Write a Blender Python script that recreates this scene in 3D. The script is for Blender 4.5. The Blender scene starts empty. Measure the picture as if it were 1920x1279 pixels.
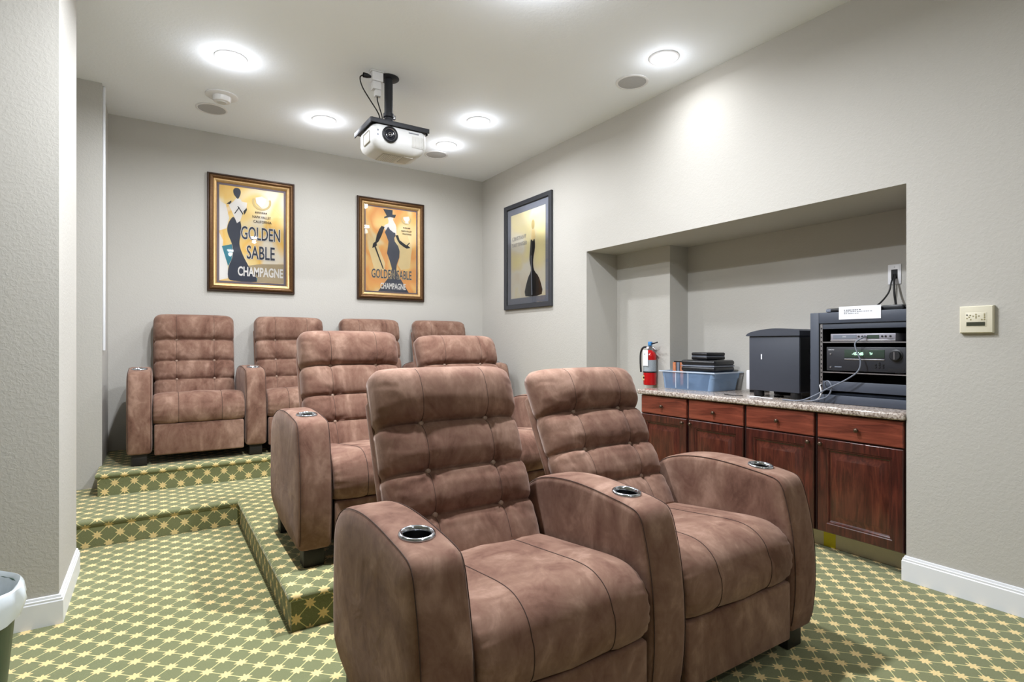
import bpy, bmesh, math, random
from mathutils import Vector, Matrix, noise
random.seed(7)
PI = math.pi
SC = bpy.context.scene
COL = SC.collection

# ------------------------------------------------------------------ camera, world, exposure
CAM_H = 1.22
FPX = 1039.0
YAW = math.atan(671.0 / 1039.0)
cam_d = bpy.data.cameras.new('camera')
cam_d.sensor_fit = 'HORIZONTAL'
cam_d.sensor_width = 36.0
cam_d.lens = 36.0 * FPX / 1920.0
cam_d.shift_y = 5.5 / 1920.0
cam_d.clip_start = 0.05
cam = bpy.data.objects.new('camera', cam_d)
COL.objects.link(cam)
cam.location = (0, 0, CAM_H)
cam.rotation_euler = (PI / 2, 0, -YAW)
SC.camera = cam

world = bpy.data.worlds.new('world')
SC.world = world
world.use_nodes = True
world.node_tree.nodes['Background'].inputs[0].default_value = (0.8, 0.85, 1.0, 1)
world.node_tree.nodes['Background'].inputs[1].default_value = 0.05

SC.view_settings.view_transform = 'Standard'
SC.view_settings.look = 'None'
SC.view_settings.gamma = 1.0
SC.view_settings.use_curve_mapping = False
SC.view_settings.exposure = 0.06

LAMP_W = 42.0           # power of one ceiling downlight
LAMP_COL = (0.95, 0.985, 1.05)

# ------------------------------------------------------------------ room numbers (metres)
WX = 3.265      # right wall
BY = 5.702      # back wall
CEIL = 3.139
Z1, Z2 = 0.165, 0.325    # the two seating platforms

# ------------------------------------------------------------------ material helpers
def L(r, g, b):
    def f(c):
        c /= 255.0
        return c / 12.92 if c <= 0.04045 else ((c + 0.055) / 1.055) ** 2.4
    return (f(r), f(g), f(b), 1.0)

class NT:
    def __init__(self, name):
        self.m = bpy.data.materials.new(name)
        self.m.use_nodes = True
        self.t = self.m.node_tree
        self.b = self.t.nodes['Principled BSDF']
    def n(self, typ, **kw):
        nd = self.t.nodes.new(typ)
        for k, v in kw.items():
            setattr(nd, k, v)
        return nd
    def l(self, a, b):
        self.t.links.new(a, b)
    def math(self, op, a, b=None, c=None):
        nd = self.n('ShaderNodeMath', operation=op)
        for i, v in enumerate((a, b, c)):
            if v is None:
                continue
            if isinstance(v, (int, float)):
                nd.inputs[i].default_value = v
            else:
                self.l(v, nd.inputs[i])
        return nd.outputs[0]
    def mix(self, f, a, b):
        nd = self.n('ShaderNodeMix', data_type='RGBA')
        for i, v in ((0, f), (6, a), (7, b)):
            if isinstance(v, (int, float, tuple)):
                nd.inputs[i].default_value = v
            else:
                self.l(v, nd.inputs[i])
        return nd.outputs[2]
    def noise(self, vec, scale, detail=3, rough=0.5, dist=0.0):
        nd = self.n('ShaderNodeTexNoise')
        nd.inputs['Scale'].default_value = scale
        nd.inputs['Detail'].default_value = detail
        nd.inputs['Roughness'].default_value = rough
        nd.inputs['Distortion'].default_value = dist
        if vec is not None:
            self.l(vec, nd.inputs['Vector'])
        return nd.outputs['Fac']
    def ramp(self, f, stops):
        nd = self.n('ShaderNodeValToRGB')
        e = nd.color_ramp.elements
        while len(e) < len(stops):
            e.new(0.5)
        for i, (p, c) in enumerate(stops):
            e[i].position = p
            e[i].color = c if len(c) == 4 else (*c, 1)
        self.l(f, nd.inputs[0])
        return nd.outputs[0]
    def bump(self, h, strength, dist):
        nd = self.n('ShaderNodeBump')
        nd.inputs['Strength'].default_value = strength
        nd.inputs['Distance'].default_value = dist
        self.l(h, nd.inputs['Height'])
        self.l(nd.outputs[0], self.b.inputs['Normal'])
    def obj(self):
        return self.n('ShaderNodeTexCoord').outputs['Object']
    def stretch(self, vec, s):
        nd = self.n('ShaderNodeMapping')
        nd.inputs['Scale'].default_value = s
        self.l(vec, nd.inputs['Vector'])
        return nd.outputs[0]

def plain(name, col, rough=0.5, metal=0.0, vary=0.06, scale=30.0, spec=None, bump=0.0):
    m = NT(name)
    f = m.noise(m.obj(), scale, 3)
    dark = tuple(c * (1 - vary) for c in col[:3]) + (1,)
    lite = tuple(min(1, c * (1 + vary)) for c in col[:3]) + (1,)
    m.l(m.mix(f, dark, lite), m.b.inputs['Base Color'])
    m.b.inputs['Roughness'].default_value = rough
    m.b.inputs['Metallic'].default_value = metal
    if spec is not None:
        m.b.inputs['Specular IOR Level'].default_value = spec
    if bump:
        m.bump(m.noise(m.obj(), scale * 8, 2), bump, 0.001)
    return m.m

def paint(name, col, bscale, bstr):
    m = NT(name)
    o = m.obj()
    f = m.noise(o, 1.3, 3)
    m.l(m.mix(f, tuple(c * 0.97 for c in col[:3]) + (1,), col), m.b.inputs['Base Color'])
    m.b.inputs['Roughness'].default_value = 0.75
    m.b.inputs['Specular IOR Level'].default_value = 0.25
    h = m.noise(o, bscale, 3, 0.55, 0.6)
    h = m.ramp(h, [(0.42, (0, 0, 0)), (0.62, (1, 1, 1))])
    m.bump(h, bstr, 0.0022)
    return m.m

def carpet():
    m = NT('patterned_carpet')
    uv = m.n('ShaderNodeTexCoord').outputs['UV']
    sp = m.n('ShaderNodeSeparateXYZ')
    m.l(uv, sp.inputs[0])
    k = 1.0 / (0.0802 * math.sqrt(2))
    a = m.math('MULTIPLY_ADD', m.math('ADD', sp.outputs[0], sp.outputs[1]), k, 200.0 - (2.739 * k) % 1)
    b = m.math('MULTIPLY_ADD', m.math('SUBTRACT', sp.outputs[0], sp.outputs[1]), k, 200.0 - (-3.201 * k) % 1)
    def dist(x):
        fr = m.math('FRACT', x)
        return m.math('SUBTRACT', 0.5, m.math('ABSOLUTE', m.math('SUBTRACT', fr, 0.5)))
    la, lb = dist(a), dist(b)
    # stems of the lattice
    line = m.math('LESS_THAN', m.math('MINIMUM', la, lb), 0.024)
    # eight pointed blossoms on the crossings
    r = m.math('SQRT', m.math('ADD', m.math('MULTIPLY', la, la), m.math('MULTIPLY', lb, lb)))
    th = m.math('ARCTAN2', lb, la)
    R = m.math('MULTIPLY_ADD', m.math('COSINE', m.math('MULTIPLY', th, 8.0)), 0.065, 0.245)
    star = m.math('LESS_THAN', r, R)
    o = m.obj()
    green = m.mix(m.noise(o, 260, 2), L(88, 95, 65), L(134, 140, 100))
    gold = m.mix(m.noise(o, 200, 2), L(220, 190, 122), L(246, 224, 168))
    pale = L(214, 206, 146)
    c = m.mix(line, green, pale)
    c = m.mix(star, c, gold)
    c = m.mix(m.math('MULTIPLY', m.noise(o, 3.0, 3), 0.25), c, L(140, 128, 84))
    m.l(c, m.b.inputs['Base Color'])
    m.b.inputs['Roughness'].default_value = 0.95
    m.b.inputs['Specular IOR Level'].default_value = 0.1
    m.b.inputs['Sheen Weight'].default_value = 0.25
    m.b.inputs['Sheen Roughness'].default_value = 0.5
    m.bump(m.noise(o, 420, 2), 0.5, 0.004)
    return m.m

def suede():
    m = NT('brown_suede')
    tc = m.n('ShaderNodeTexCoord')
    oi = m.n('ShaderNodeObjectInfo')
    va = m.n('ShaderNodeVectorMath', operation='ADD')
    m.l(tc.outputs['Object'], va.inputs[0])
    cx = m.n('ShaderNodeCombineXYZ')
    m.l(m.math('MULTIPLY', oi.outputs['Random'], 9.0), cx.inputs[0])
    m.l(m.math('MULTIPLY', oi.outputs['Random'], 23.0), cx.inputs[2])
    m.l(cx.outputs[0], va.inputs[1])
    v = va.outputs[0]
    st = m.stretch(v, (1.5, 1.3, 0.9))
    f1 = m.noise(st, 2.6, 4, 0.55, 1.8)
    f2 = m.noise(st, 9.0, 5, 0.65, 1.2)
    f3 = m.noise(v, 60, 3, 0.6, 0.3)
    f = m.math('ADD', m.math('MULTIPLY', f1, 0.60), m.math('ADD', m.math('MULTIPLY', f2, 0.32), m.math('MULTIPLY', f3, 0.08)))
    c = m.ramp(f, [(0.36, L(92, 64, 52)), (0.44, L(112, 82, 69)), (0.53, L(126, 97, 82)), (0.66, L(156, 126, 110))])
    m.l(c, m.b.inputs['Base Color'])
    m.b.inputs['Roughness'].default_value = 0.88
    m.b.inputs['Specular IOR Level'].default_value = 0.15
    m.b.inputs['Sheen Weight'].default_value = 0.22
    m.b.inputs['Sheen Roughness'].default_value = 0.45
    m.b.inputs['Sheen Tint'].default_value = (0.9, 0.72, 0.64, 1)
    h = m.math('ADD', m.math('MULTIPLY', m.noise(v, 7, 3, 0.5, 0.8), 1.0), m.math('MULTIPLY', m.noise(v, 300, 2), 0.04))
    m.bump(h, 0.10, 0.02)
    return m.m

def wood(name, c0, c1, c2, sc=(9, 9, 0.9), rough=0.28):
    m = NT(name)
    v = m.stretch(m.obj(), sc)
    f = m.noise(v, 5.0, 6, 0.62, 0.9)
    f2 = m.noise(m.obj(), 3.0, 2)
    f = m.math('ADD', m.math('MULTIPLY', f, 0.75), m.math('MULTIPLY', f2, 0.25))
    m.l(m.ramp(f, [(0.33, c0), (0.5, c1), (0.68, c2)]), m.b.inputs['Base Color'])
    m.b.inputs['Roughness'].default_value = rough
    m.b.inputs['Coat Weight'].default_value = 0.25
    m.b.inputs['Coat Roughness'].default_value = 0.15
    return m.m

def granite():
    m = NT('speckled_granite')
    o = m.obj()
    f = m.noise(o, 95, 4, 0.7)
    c = m.ramp(f, [(0.36, L(66, 56, 52)), (0.45, L(140, 126, 116)), (0.53, L(188, 178, 168)), (0.66, L(222, 216, 208))])
    g = m.noise(o, 16, 3)
    c = m.mix(m.math('MULTIPLY', g, 0.5), c, L(150, 132, 120))
    m.l(c, m.b.inputs['Base Color'])
    m.b.inputs['Roughness'].default_value = 0.16
    return m.m

def emit(name, col, strength):
    m = NT(name)
    m.b.inputs['Base Color'].default_value = (0.8, 0.8, 0.8, 1)
    m.b.inputs['Emission Color'].default_value = (*col[:3], 1)
    m.b.inputs['Emission Strength'].default_value = strength
    return m.m

def glass_pane():
    m = NT('picture_glass')
    tr = m.n('ShaderNodeBsdfTransparent')
    gl = m.n('ShaderNodeBsdfGlossy')
    gl.inputs['Roughness'].default_value = 0.02
    fr = m.n('ShaderNodeFresnel')
    fr.inputs['IOR'].default_value = 1.45
    mx = m.n('ShaderNodeMixShader')
    m.l(fr.outputs[0], mx.inputs[0])
    m.l(tr.outputs[0], mx.inputs[1])
    m.l(gl.outputs[0], mx.inputs[2])
    m.l(mx.outputs[0], m.t.nodes['Material Output'].inputs['Surface'])
    return m.m

def clear_plastic(name, col, alpha):
    m = NT(name)
    m.l(m.mix(m.noise(m.obj(), 9, 2), tuple(c * .9 for c in col[:3]) + (1,), col), m.b.inputs['Base Color'])
    m.b.inputs['Roughness'].default_value = 0.2
    m.b.inputs['Alpha'].default_value = alpha
    return m.m

def print_ground(name, cols, scale, seed):
    m = NT(name)
    o = m.n('ShaderNodeTexCoord').outputs['Object']
    mp = m.n('ShaderNodeMapping')
    mp.inputs['Location'].default_value = (seed, 0, seed * .7)
    mp.inputs['Scale'].default_value = (1, 1, 0.75)
    m.l(o, mp.inputs['Vector'])
    f = m.noise(mp.outputs[0], scale, 2, 0.45, 0.6)
    m.l(m.ramp(f, list(zip((0.34, 0.45, 0.55, 0.66), cols))), m.b.inputs['Base Color'])
    m.b.inputs['Roughness'].default_value = 0.6
    return m.m

M = {}
M['wall'] = paint('beige_wall_paint', L(184, 181, 174), 70, 0.20)
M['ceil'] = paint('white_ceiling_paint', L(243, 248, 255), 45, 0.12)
M['trim'] = plain('white_trim_paint', L(226, 228, 232), 0.35, vary=0.02, scale=4)
M['carpet'] = carpet()
M['suede'] = suede()
M['thread'] = plain('dark_seam_thread', L(62, 43, 35), 0.9)
M['button'] = plain('covered_button', L(156, 130, 112), 0.5)
M['chrome'] = plain('chrome_ring', L(200, 204, 214), 0.12, 1.0, vary=0.02)
M['cup'] = plain('black_cup_plastic', L(14, 15, 18), 0.35)
M['foot'] = plain('black_foot_plastic', L(24, 21, 20), 0.5)
M['lining'] = plain('dark_underside_cloth', L(30, 22, 19), 0.9)
M['granite'] = granite()
M['door'] = wood('dark_mahogany', L(32, 13, 11), L(62, 27, 22), L(92, 43, 33))
M['panelwood'] = wood('brown_mahogany_panel', L(42, 18, 13), L(76, 36, 27), L(104, 54, 38))
M['drawer'] = wood('red_mahogany', L(70, 30, 22), L(110, 54, 40), L(138, 72, 54), sc=(0.9, 9, 9))
M['carcass'] = plain('cabinet_carcass', L(36, 15, 12), 0.5)
M['bronze'] = plain('bronze_knob', L(92, 76, 64), 0.35, 0.8)
M['toe'] = plain('toe_kick_paint', L(208, 200, 176), 0.6)
M['yellow'] = plain('yellow_tape', L(214, 200, 20), 0.5)
M['ink'] = plain('black_print', L(22, 24, 28), 0.6)
M['black'] = plain('black_plastic', L(22, 24, 28), 0.4)
M['rack'] = plain('charcoal_rack_steel', L(66, 72, 84), 0.5, vary=0.04, bump=0.05)
M['void'] = plain('black_rack_lining', L(10, 11, 13), 0.7)
M['sub'] = plain('charcoal_vinyl', L(56, 60, 70), 0.55, bump=0.15)
M['subdark'] = plain('black_subwoofer_panel', L(12, 13, 16), 0.5)
M['silver'] = plain('silver_player_plastic', L(146, 144, 154), 0.35, 0.3)
M['recv'] = plain('dark_receiver_metal', L(40, 42, 48), 0.4)
M['steel'] = plain('brushed_steel', L(170, 170, 174), 0.3, 0.9)
M['lcd'] = plain('green_lcd_glass', L(52, 66, 58), 0.2)
M['glow'] = emit('lit_display_digits', (0.35, 1.0, 0.55), 2.5)
M['paper'] = plain('white_paper', L(228, 230, 236), 0.7, vary=0.02)
M['greyink'] = plain('grey_print', L(120, 122, 128), 0.7)
M['cable'] = plain('black_cable', L(16, 16, 18), 0.5)
M['greycable'] = plain('grey_cable', L(112, 118, 130), 0.45)
M['white'] = plain('white_plastic', L(226, 226, 228), 0.35, vary=0.02)
M['offwhite'] = plain('warm_white_plastic', L(206, 206, 204), 0.4, vary=0.03)
M['vent'] = plain('vent_plastic', L(186, 183, 176), 0.5)
M['lens'] = plain('lens_glass', L(18, 20, 28), 0.06)
M['mount'] = plain('black_mount_steel', L(26, 28, 34), 0.6)
M['grille'] = plain('grey_speaker_grille', L(176, 176, 178), 0.7, bump=0.3, scale=60)
M['lamp'] = emit('lit_downlight_lens', (1.0, 0.98, 0.96), 40.0)
M['glass'] = glass_pane()
M['frame_dark'] = plain('aged_bronze_frame', L(58, 40, 28), 0.45, 0.3, vary=0.5, scale=60)
M['frame_mid'] = plain('brown_gilt_frame', L(98, 68, 38), 0.4, 0.5, vary=0.5, scale=70)
M['frame_gold'] = plain('gold_fillet', L(186, 152, 104), 0.35, 0.6, vary=0.2, scale=60)
M['frame_black'] = plain('black_picture_frame', L(46, 48, 54), 0.4)
M['mat_grey'] = plain('grey_picture_mat', L(128, 132, 144), 0.8)
M['mat_taupe'] = plain('taupe_picture_mat', L(118, 108, 118), 0.8)
M['navy'] = plain('navy_print', L(44, 50, 66), 0.6, vary=0.12, scale=6)
M['dusk'] = plain('slate_print', L(66, 70, 84), 0.6, vary=0.25, scale=9)
M['pale'] = plain('pale_print', L(232, 228, 222), 0.6, vary=0.04, scale=12)
M['tealp'] = plain('teal_print', L(38, 122, 138), 0.6, vary=0.15, scale=9)
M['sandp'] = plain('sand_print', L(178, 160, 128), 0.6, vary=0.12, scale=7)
M['laurel'] = plain('straw_print', L(204, 184, 130), 0.6)
M['creamp'] = plain('cream_print', L(236, 214, 160), 0.6, vary=0.1, scale=8)
M['ground1'] = print_ground('gold_print_ground', [L(240, 232, 214), L(240, 214, 146), L(238, 194, 96), L(234, 224, 204)], 3.6, 0.3)
M['ground2'] = print_ground('orange_print_ground', [L(242, 224, 176), L(240, 190, 110), L(234, 166, 92), L(242, 208, 134)], 3.4, 1.7)
M['ground3'] = print_ground('straw_print_ground', [L(226, 218, 200), L(230, 226, 212), L(232, 222, 188), L(236, 226, 176)], 2.6, 2.9)
M['red'] = plain('red_enamel', L(176, 14, 18), 0.25)
M['label_grey'] = plain('silver_label', L(150, 158, 164), 0.5, vary=0.35, scale=140)
M['bluecap'] = plain('blue_plastic', L(64, 134, 196), 0.4)
M['tub'] = clear_plastic('blue_clear_plastic', L(150, 178, 210), 0.55)
M['tubrim'] = clear_plastic('clear_plastic_rim', L(206, 218, 232), 0.85)
M['leather'] = plain('black_leatherette', L(20, 21, 25), 0.35, bump=0.2)
M['photo'] = plain('copper_print', L(190, 120, 84), 0.5, vary=0.5, scale=60)
M['therm'] = plain('ivory_plastic', L(212, 206, 184), 0.45, vary=0.02)
M['thermlcd'] = plain('dark_lcd', L(62, 64, 52), 0.2)
M['thermbtn'] = plain('olive_button', L(140, 132, 92), 0.5)
M['bin'] = plain('dark_green_plastic', L(34, 66, 48), 0.4)
M['bag'] = clear_plastic('white_bag_film', L(214, 222, 226), 0.92)

# ------------------------------------------------------------------ mesh helpers
class MB:
    def __init__(self):
        self.v, self.f, self.uv = [], [], {}
    def add(self, vs, fs, uvs=None):
        o = len(self.v)
        self.v += [tuple(p) for p in vs]
        for i, f in enumerate(fs):
            if uvs is not None:
                self.uv[len(self.f)] = uvs[i]
            self.f.append(tuple(k + o for k in f))
        return self
    def box(self, x0, x1, y0, y1, z0, z1, bev=0.0, seg=2):
        bm = bmesh.new()
        vs = [bm.verts.new((x, y, z)) for x in (x0, x1) for y in (y0, y1) for z in (z0, z1)]
        for q in ((0, 1, 3, 2), (4, 6, 7, 5), (0, 4, 5, 1), (2, 3, 7, 6), (0, 2, 6, 4), (1, 5, 7, 3)):
            bm.faces.new([vs[i] for i in q])
        if bev > 0:
            bmesh.ops.bevel(bm, geom=bm.edges[:], offset=bev, segments=seg, profile=0.5, affect='EDGES')
        self.bm(bm)
        return self
    def bm(self, bm):
        bm.verts.index_update()
        self.add([v.co[:] for v in bm.verts], [[v.index for v in f.verts] for f in bm.faces])
        bm.free()
    def lathe(self, prof, n=24, c=(0, 0, 0), axis='z', cap0=False, cap1=False):
        vs, fs = [], []
        for r, h in prof:
            for k in range(n):
                a = 2 * PI * k / n
                p = (r * math.cos(a), r * math.sin(a), h)
                if axis == 'y':
                    p = (p[0], -h, p[1])
                elif axis == 'x':
                    p = (h, p[0], p[1])
                vs.append((p[0] + c[0], p[1] + c[1], p[2] + c[2]))
        for i in range(len(prof) - 1):
            for k in range(n):
                k2 = (k + 1) % n
                fs.append((i * n + k, i * n + k2, (i + 1) * n + k2, (i + 1) * n + k))
        if cap0:
            fs.append(tuple(reversed(range(n))))
        if cap1:
            o = (len(prof) - 1) * n
            fs.append(tuple(range(o, o + n)))
        self.add(vs, fs)
        return self
    def tube(self, pts, r, n=8, closed=False):
        pts = [Vector(p) for p in pts]
        m = len(pts)
        vs, fs = [], []
        up = None
        for i, p in enumerate(pts):
            if closed:
                t = pts[(i + 1) % m] - pts[i - 1]
            else:
                t = pts[min(i + 1, m - 1)] - pts[max(i - 1, 0)]
            t.normalize()
            if up is None:
                up = Vector((0, 0, 1)) if abs(t.z) < 0.9 else Vector((1, 0, 0))
            s = t.cross(up)
            if s.length < 1e-5:
                s = t.cross(Vector((0.3, 1, 0.2)))
            s.normalize()
            up = s.cross(t).normalized()
            for k in range(n):
                a = 2 * PI * k / n
                vs.append(p + s * (r * math.cos(a)) + up * (r * math.sin(a)))
        for i in range(m if closed else m - 1):
            j = (i + 1) % m
            for k in range(n):
                k2 = (k + 1) % n
                fs.append((i * n + k, j * n + k, j * n + k2, i * n + k2))
        if not closed:
            fs.append(tuple(range(n)))
            fs.append(tuple(reversed(range((m - 1) * n, m * n))))
        self.add(vs, fs)
        return self
    def rings(self, w, h, prof, cx=0, cz=0, cap=True):
        """concentric rectangles facing -y: prof = (inset, depth towards the room)"""
        vs, fs = [], []
        for ins, d in prof:
            a, b = w / 2 - ins, h / 2 - ins
            vs += [(cx - a, -d, cz - b), (cx + a, -d, cz - b), (cx + a, -d, cz + b), (cx - a, -d, cz + b)]
        for i in range(len(prof) - 1):
            for k in range(4):
                k2 = (k + 1) % 4
                fs.append((i * 4 + k, i * 4 + k2, (i + 1) * 4 + k2, (i + 1) * 4 + k))
        if cap:
            o = (len(prof) - 1) * 4
            fs.append((o, o + 1, o + 2, o + 3))
        self.add(vs, fs)
        return self
    def poly(self, pts, d, th=0.0006):
        """flat printed shape facing -y; pts in (x, z)"""
        n = len(pts)
        vs = [(x, -d, z) for x, z in pts] + [(x, -d + th, z) for x, z in pts]
        ar = sum(pts[i][0] * pts[(i + 1) % n][1] - pts[(i + 1) % n][0] * pts[i][1] for i in range(n))
        front = tuple(range(n)) if ar > 0 else tuple(reversed(range(n)))
        fs = [front] + [(i, i + n, (i + 1) % n + n, (i + 1) % n) for i in range(n)]
        self.add(vs, fs)
        return self
    def build(self, name, mat, parent=None, smooth=35, loc=None):
        me = bpy.data.meshes.new(name)
        me.from_pydata(self.v, [], self.f)
        if self.uv:
            ul = me.uv_layers.new(name='UVMap')
            for p in me.polygons:
                uvs = self.uv.get(p.index)
                if uvs:
                    for li, u in zip(p.loop_indices, uvs):
                        ul.data[li].uv = u
        if smooth:
            me.polygons.foreach_set('use_smooth', [True] * len(me.polygons))
            if smooth < 180:
                me.set_sharp_from_angle(angle=math.radians(smooth))
        me.materials.append(M[mat])
        me.update()
        return link(name, me, parent, loc)

def link(name, me, parent=None, loc=None):
    o = bpy.data.objects.new(name, me)
    COL.objects.link(o)
    if parent is not None:
        o.parent = parent
    if loc is not None:
        o.location = loc
    return o

def tag(o, label, cat, group=None):
    o['label'] = label
    o['category'] = cat
    if group:
        o['group'] = group
    return o

def thing(name, label, cat, loc=(0, 0, 0), rz=0.0, group=None):
    o = bpy.data.objects.new(name, None)
    o.empty_display_size = 0.1
    COL.objects.link(o)
    o.location = loc
    o.rotation_euler = (0, 0, rz)
    return tag(o, label, cat, group)

def struct(o):
    o['kind'] = 'structure'
    return o

def crom(pts, n, closed=False):
    """Catmull-Rom resample"""
    out = []
    m = len(pts)
    segs = m if closed else m - 1
    for i in range(segs):
        def P(k):
            return pts[k % m] if closed else pts[max(0, min(m - 1, k))]
        p0, p1, p2, p3 = P(i - 1), P(i), P(i + 1), P(i + 2)
        for k in range(n):
            t = k / n
            out.append(tuple(0.5 * (2 * b + (c - a) * t + (2 * a - 5 * b + 4 * c - d) * t * t + (3 * b - a - 3 * c + d) * t ** 3)
                             for a, b, c, d in zip(p0, p1, p2, p3)))
    if not closed:
        out.append(tuple(pts[-1]))
    return out

def textmesh(body, width, height, bold=0.0):
    """mesh data of a word as (verts, faces) filling width x height from the origin"""
    cu = bpy.data.curves.new('word', 'FONT')
    cu.body = body
    cu.resolution_u = 3
    cu.offset = bold
    ob = bpy.data.objects.new('word', cu)
    COL.objects.link(ob)
    dg = bpy.context.evaluated_depsgraph_get()
    me = bpy.data.meshes.new_from_object(ob.evaluated_get(dg))
    vs = [v.co.copy() for v in me.vertices]
    fs = [tuple(p.vertices) for p in me.polygons]
    bpy.data.objects.remove(ob)
    bpy.data.curves.remove(cu)
    bpy.data.meshes.remove(me)
    x0, x1 = min(v.x for v in vs), max(v.x for v in vs)
    y0, y1 = min(v.y for v in vs), max(v.y for v in vs)
    return [((v.x - x0) / (x1 - x0) * width, (v.y - y0) / (y1 - y0) * height) for v in vs], fs

def word(parent, name, body, x, z, w, h, d, mat, halo=None, hw=0.004, bold=0.0):
    vs, fs = textmesh(body, w, h, bold)
    if halo:
        mb = MB()
        k = 0
        for dx, dz in ((hw, 0), (-hw, 0), (0, hw), (0, -hw), (hw * .7, hw * .7), (-hw * .7, -hw * .7), (hw * .7, -hw * .7), (-hw * .7, hw * .7)):
            k += 1
            mb.add([(x + a + dx, -d + 0.0001 + k * 0.00002, z + b + dz) for a, b in vs], fs)
        mb.build('letter_outline', halo, parent, smooth=0)
    mb = MB()
    mb.add([(x + a, -d - 0.0003, z + b) for a, b in vs], fs)
    return mb.build(name, mat, parent, smooth=0)

# ------------------------------------------------------------------ room shell
def wallboxes(name, boxes, mat='wall'):
    mb = MB()
    for b in boxes:
        mb.box(*b)
    return struct(mb.build(name, mat, smooth=0))

ALX = -1.25     # far end of the alcove beside the column
wallboxes('wall_right', [
    (WX, WX + .16, 3.82, BY + .15, 0, CEIL),
    (WX, WX + .16, 1.30, 3.82, 2.05, CEIL),
    (WX, WX + .16, -3.0, 1.30, 0, CEIL),
    (WX + .16, 4.05, 1.15, 3.95, 2.05, 2.15),
    (3.637, 4.05, 3.188, 3.82, 0, 2.05),
    (WX + .16, 4.05, 3.82, 3.95, 0, 2.05),
    (3.862, 4.05, 1.30, 3.188, 0, 2.05),
    (WX + .16, 4.05, 1.15, 1.30, 0, 2.05)])
wallboxes('wall_back', [(ALX - .15, WX, BY, BY + .15, 0, CEIL)])
wallboxes('wall_left', [
    (-3.0, -0.35, 3.115, 3.76, 0, CEIL),
    (ALX - .15, -0.322, 5.06, BY, 0, CEIL),
    (ALX - .15, ALX, 3.76, 5.06, 0, CEIL),
    (-3.15, -3.0, -3.0, 3.76, 0, CEIL)])
wallboxes('wall_front', [(-3.15, WX + .16, -3.15, -3.0, 0, CEIL)])
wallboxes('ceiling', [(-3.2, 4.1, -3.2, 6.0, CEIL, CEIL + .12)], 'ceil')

# carpeted floor and platforms; uv in metres, running on down the risers
mb = MB()
mb.add([(-3.15, -3.15, 0), (4.0, -3.15, 0), (4.0, 5.8, 0), (-3.15, 5.8, 0)], [(0, 1, 2, 3)],
       [[(-3.15, -3.15), (4.0, -3.15), (4.0, 5.8), (-3.15, 5.8)]])
struct(mb.build('floor', 'carpet', smooth=0))

def platform(name, outline, zt, zb):
    """outline counter-clockwise, axis-aligned; rounded carpet nosing along every edge"""
    n = len(outline)
    prof = [(-.030, zt), (-.012, zt - .001), (0.0, zt - .005), (.007, zt - .013), (.008, zt - .022), (.003, zt - .032), (-.006, zt - .038), (-.008, zb)]
    vs = []
    for d, z in prof:
        for i in range(n):
            p0, p1, p2 = outline[i - 1], outline[i], outline[(i + 1) % n]
            e1 = Vector((p1[0] - p0[0], p1[1] - p0[1])).normalized()
            e2 = Vector((p2[0] - p1[0], p2[1] - p1[1])).normalized()
            n1, n2 = Vector((e1.y, -e1.x)), Vector((e2.y, -e2.x))
            o = n1 + n2
            vs.append((p1[0] + o.x * d, p1[1] + o.y * d, z))
    acc = [0.0]
    for k in range(1, len(prof)):
        acc.append(acc[-1] + math.hypot(prof[k][0] - prof[k - 1][0], prof[k][1] - prof[k - 1][1]))
    fs, uvs = [tuple(range(n))], [[(vs[i][0], vs[i][1]) for i in range(n)]]
    for k in range(len(prof) - 1):
        for i in range(n):
            j = (i + 1) % n
            a, b = outline[i], outline[j]
            e = Vector((b[0] - a[0], b[1] - a[1])).normalized()
            nn = Vector((e.y, -e.x))
            f = (k * n + i, (k + 1) * n + i, (k + 1) * n + j, k * n + j)
            def uv(idx, kk):
                x, y, z = vs[idx]
                base = acc[kk] - 0.030
                if abs(nn.x) > .5:
                    return (a[0] + nn.x * base, y)
                return (x, a[1] + nn.y * base)
            fs.append(f)
            uvs.append([uv(f[0], k), uv(f[1], k + 1), uv(f[2], k + 1), uv(f[3], k)])
    m_ = MB()
    m_.add(vs, fs, uvs)
    return struct(m_.build(name, 'carpet', smooth=50))

platform('floor_lower_platform', [(0.48, 2.465), (2.52, 2.465), (2.52, 4.147), (WX + .02, 4.147), (WX + .02, BY + .05), (ALX - .05, BY + .05), (ALX - .05, 4.147), (0.48, 4.147)], Z1, 0.0)
platform('floor_upper_platform', [(-0.335, 4.75), (WX + .02, 4.75), (WX + .02, BY + .05), (-0.335, BY + .05)], Z2, Z1)

def baseboard(name, path, h=0.126, label=None):
    """path of (x, y) points with the room on the right-hand side; moulded top"""
    prof = [(0.0, 0.0), (0.016, 0.0), (0.016, 0.100), (0.013, 0.104), (0.013, 0.112), (0.009, 0.115), (0.007, 0.124), (0.0, 0.126)]
    vs, fs = [], []
    n = len(path)
    for i, p in enumerate(path):
        p = Vector(p)
        es = []
        if i > 0:
            es.append((p - Vector(path[i - 1])).normalized())
        if i < n - 1:
            es.append((Vector(path[i + 1]) - p).normalized())
        o = sum((Vector((e.y, -e.x)) for e in es), Vector((0, 0)))
        if len(es) == 2 and es[0].dot(es[1]) > 0.9:
            o *= .5
        for d, z in prof:
            vs.append((p.x + o.x * d, p.y + o.y * d, z))
    m = len(prof)
    for i in range(n - 1):
        for k in range(m - 1):
            fs.append((i * m + k, (i + 1) * m + k, (i + 1) * m + k + 1, i * m + k + 1))
    fs.append(tuple(range(m)))
    fs.append(tuple(reversed(range((n - 1) * m, n * m))))
    mb = MB()
    mb.add(vs, fs)
    return struct(mb.build(name, 'trim', smooth=30))
baseboard('baseboard_left', [(-0.35, 3.76), (-0.35, 3.115), (-3.0, 3.115)][::-1])
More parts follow.
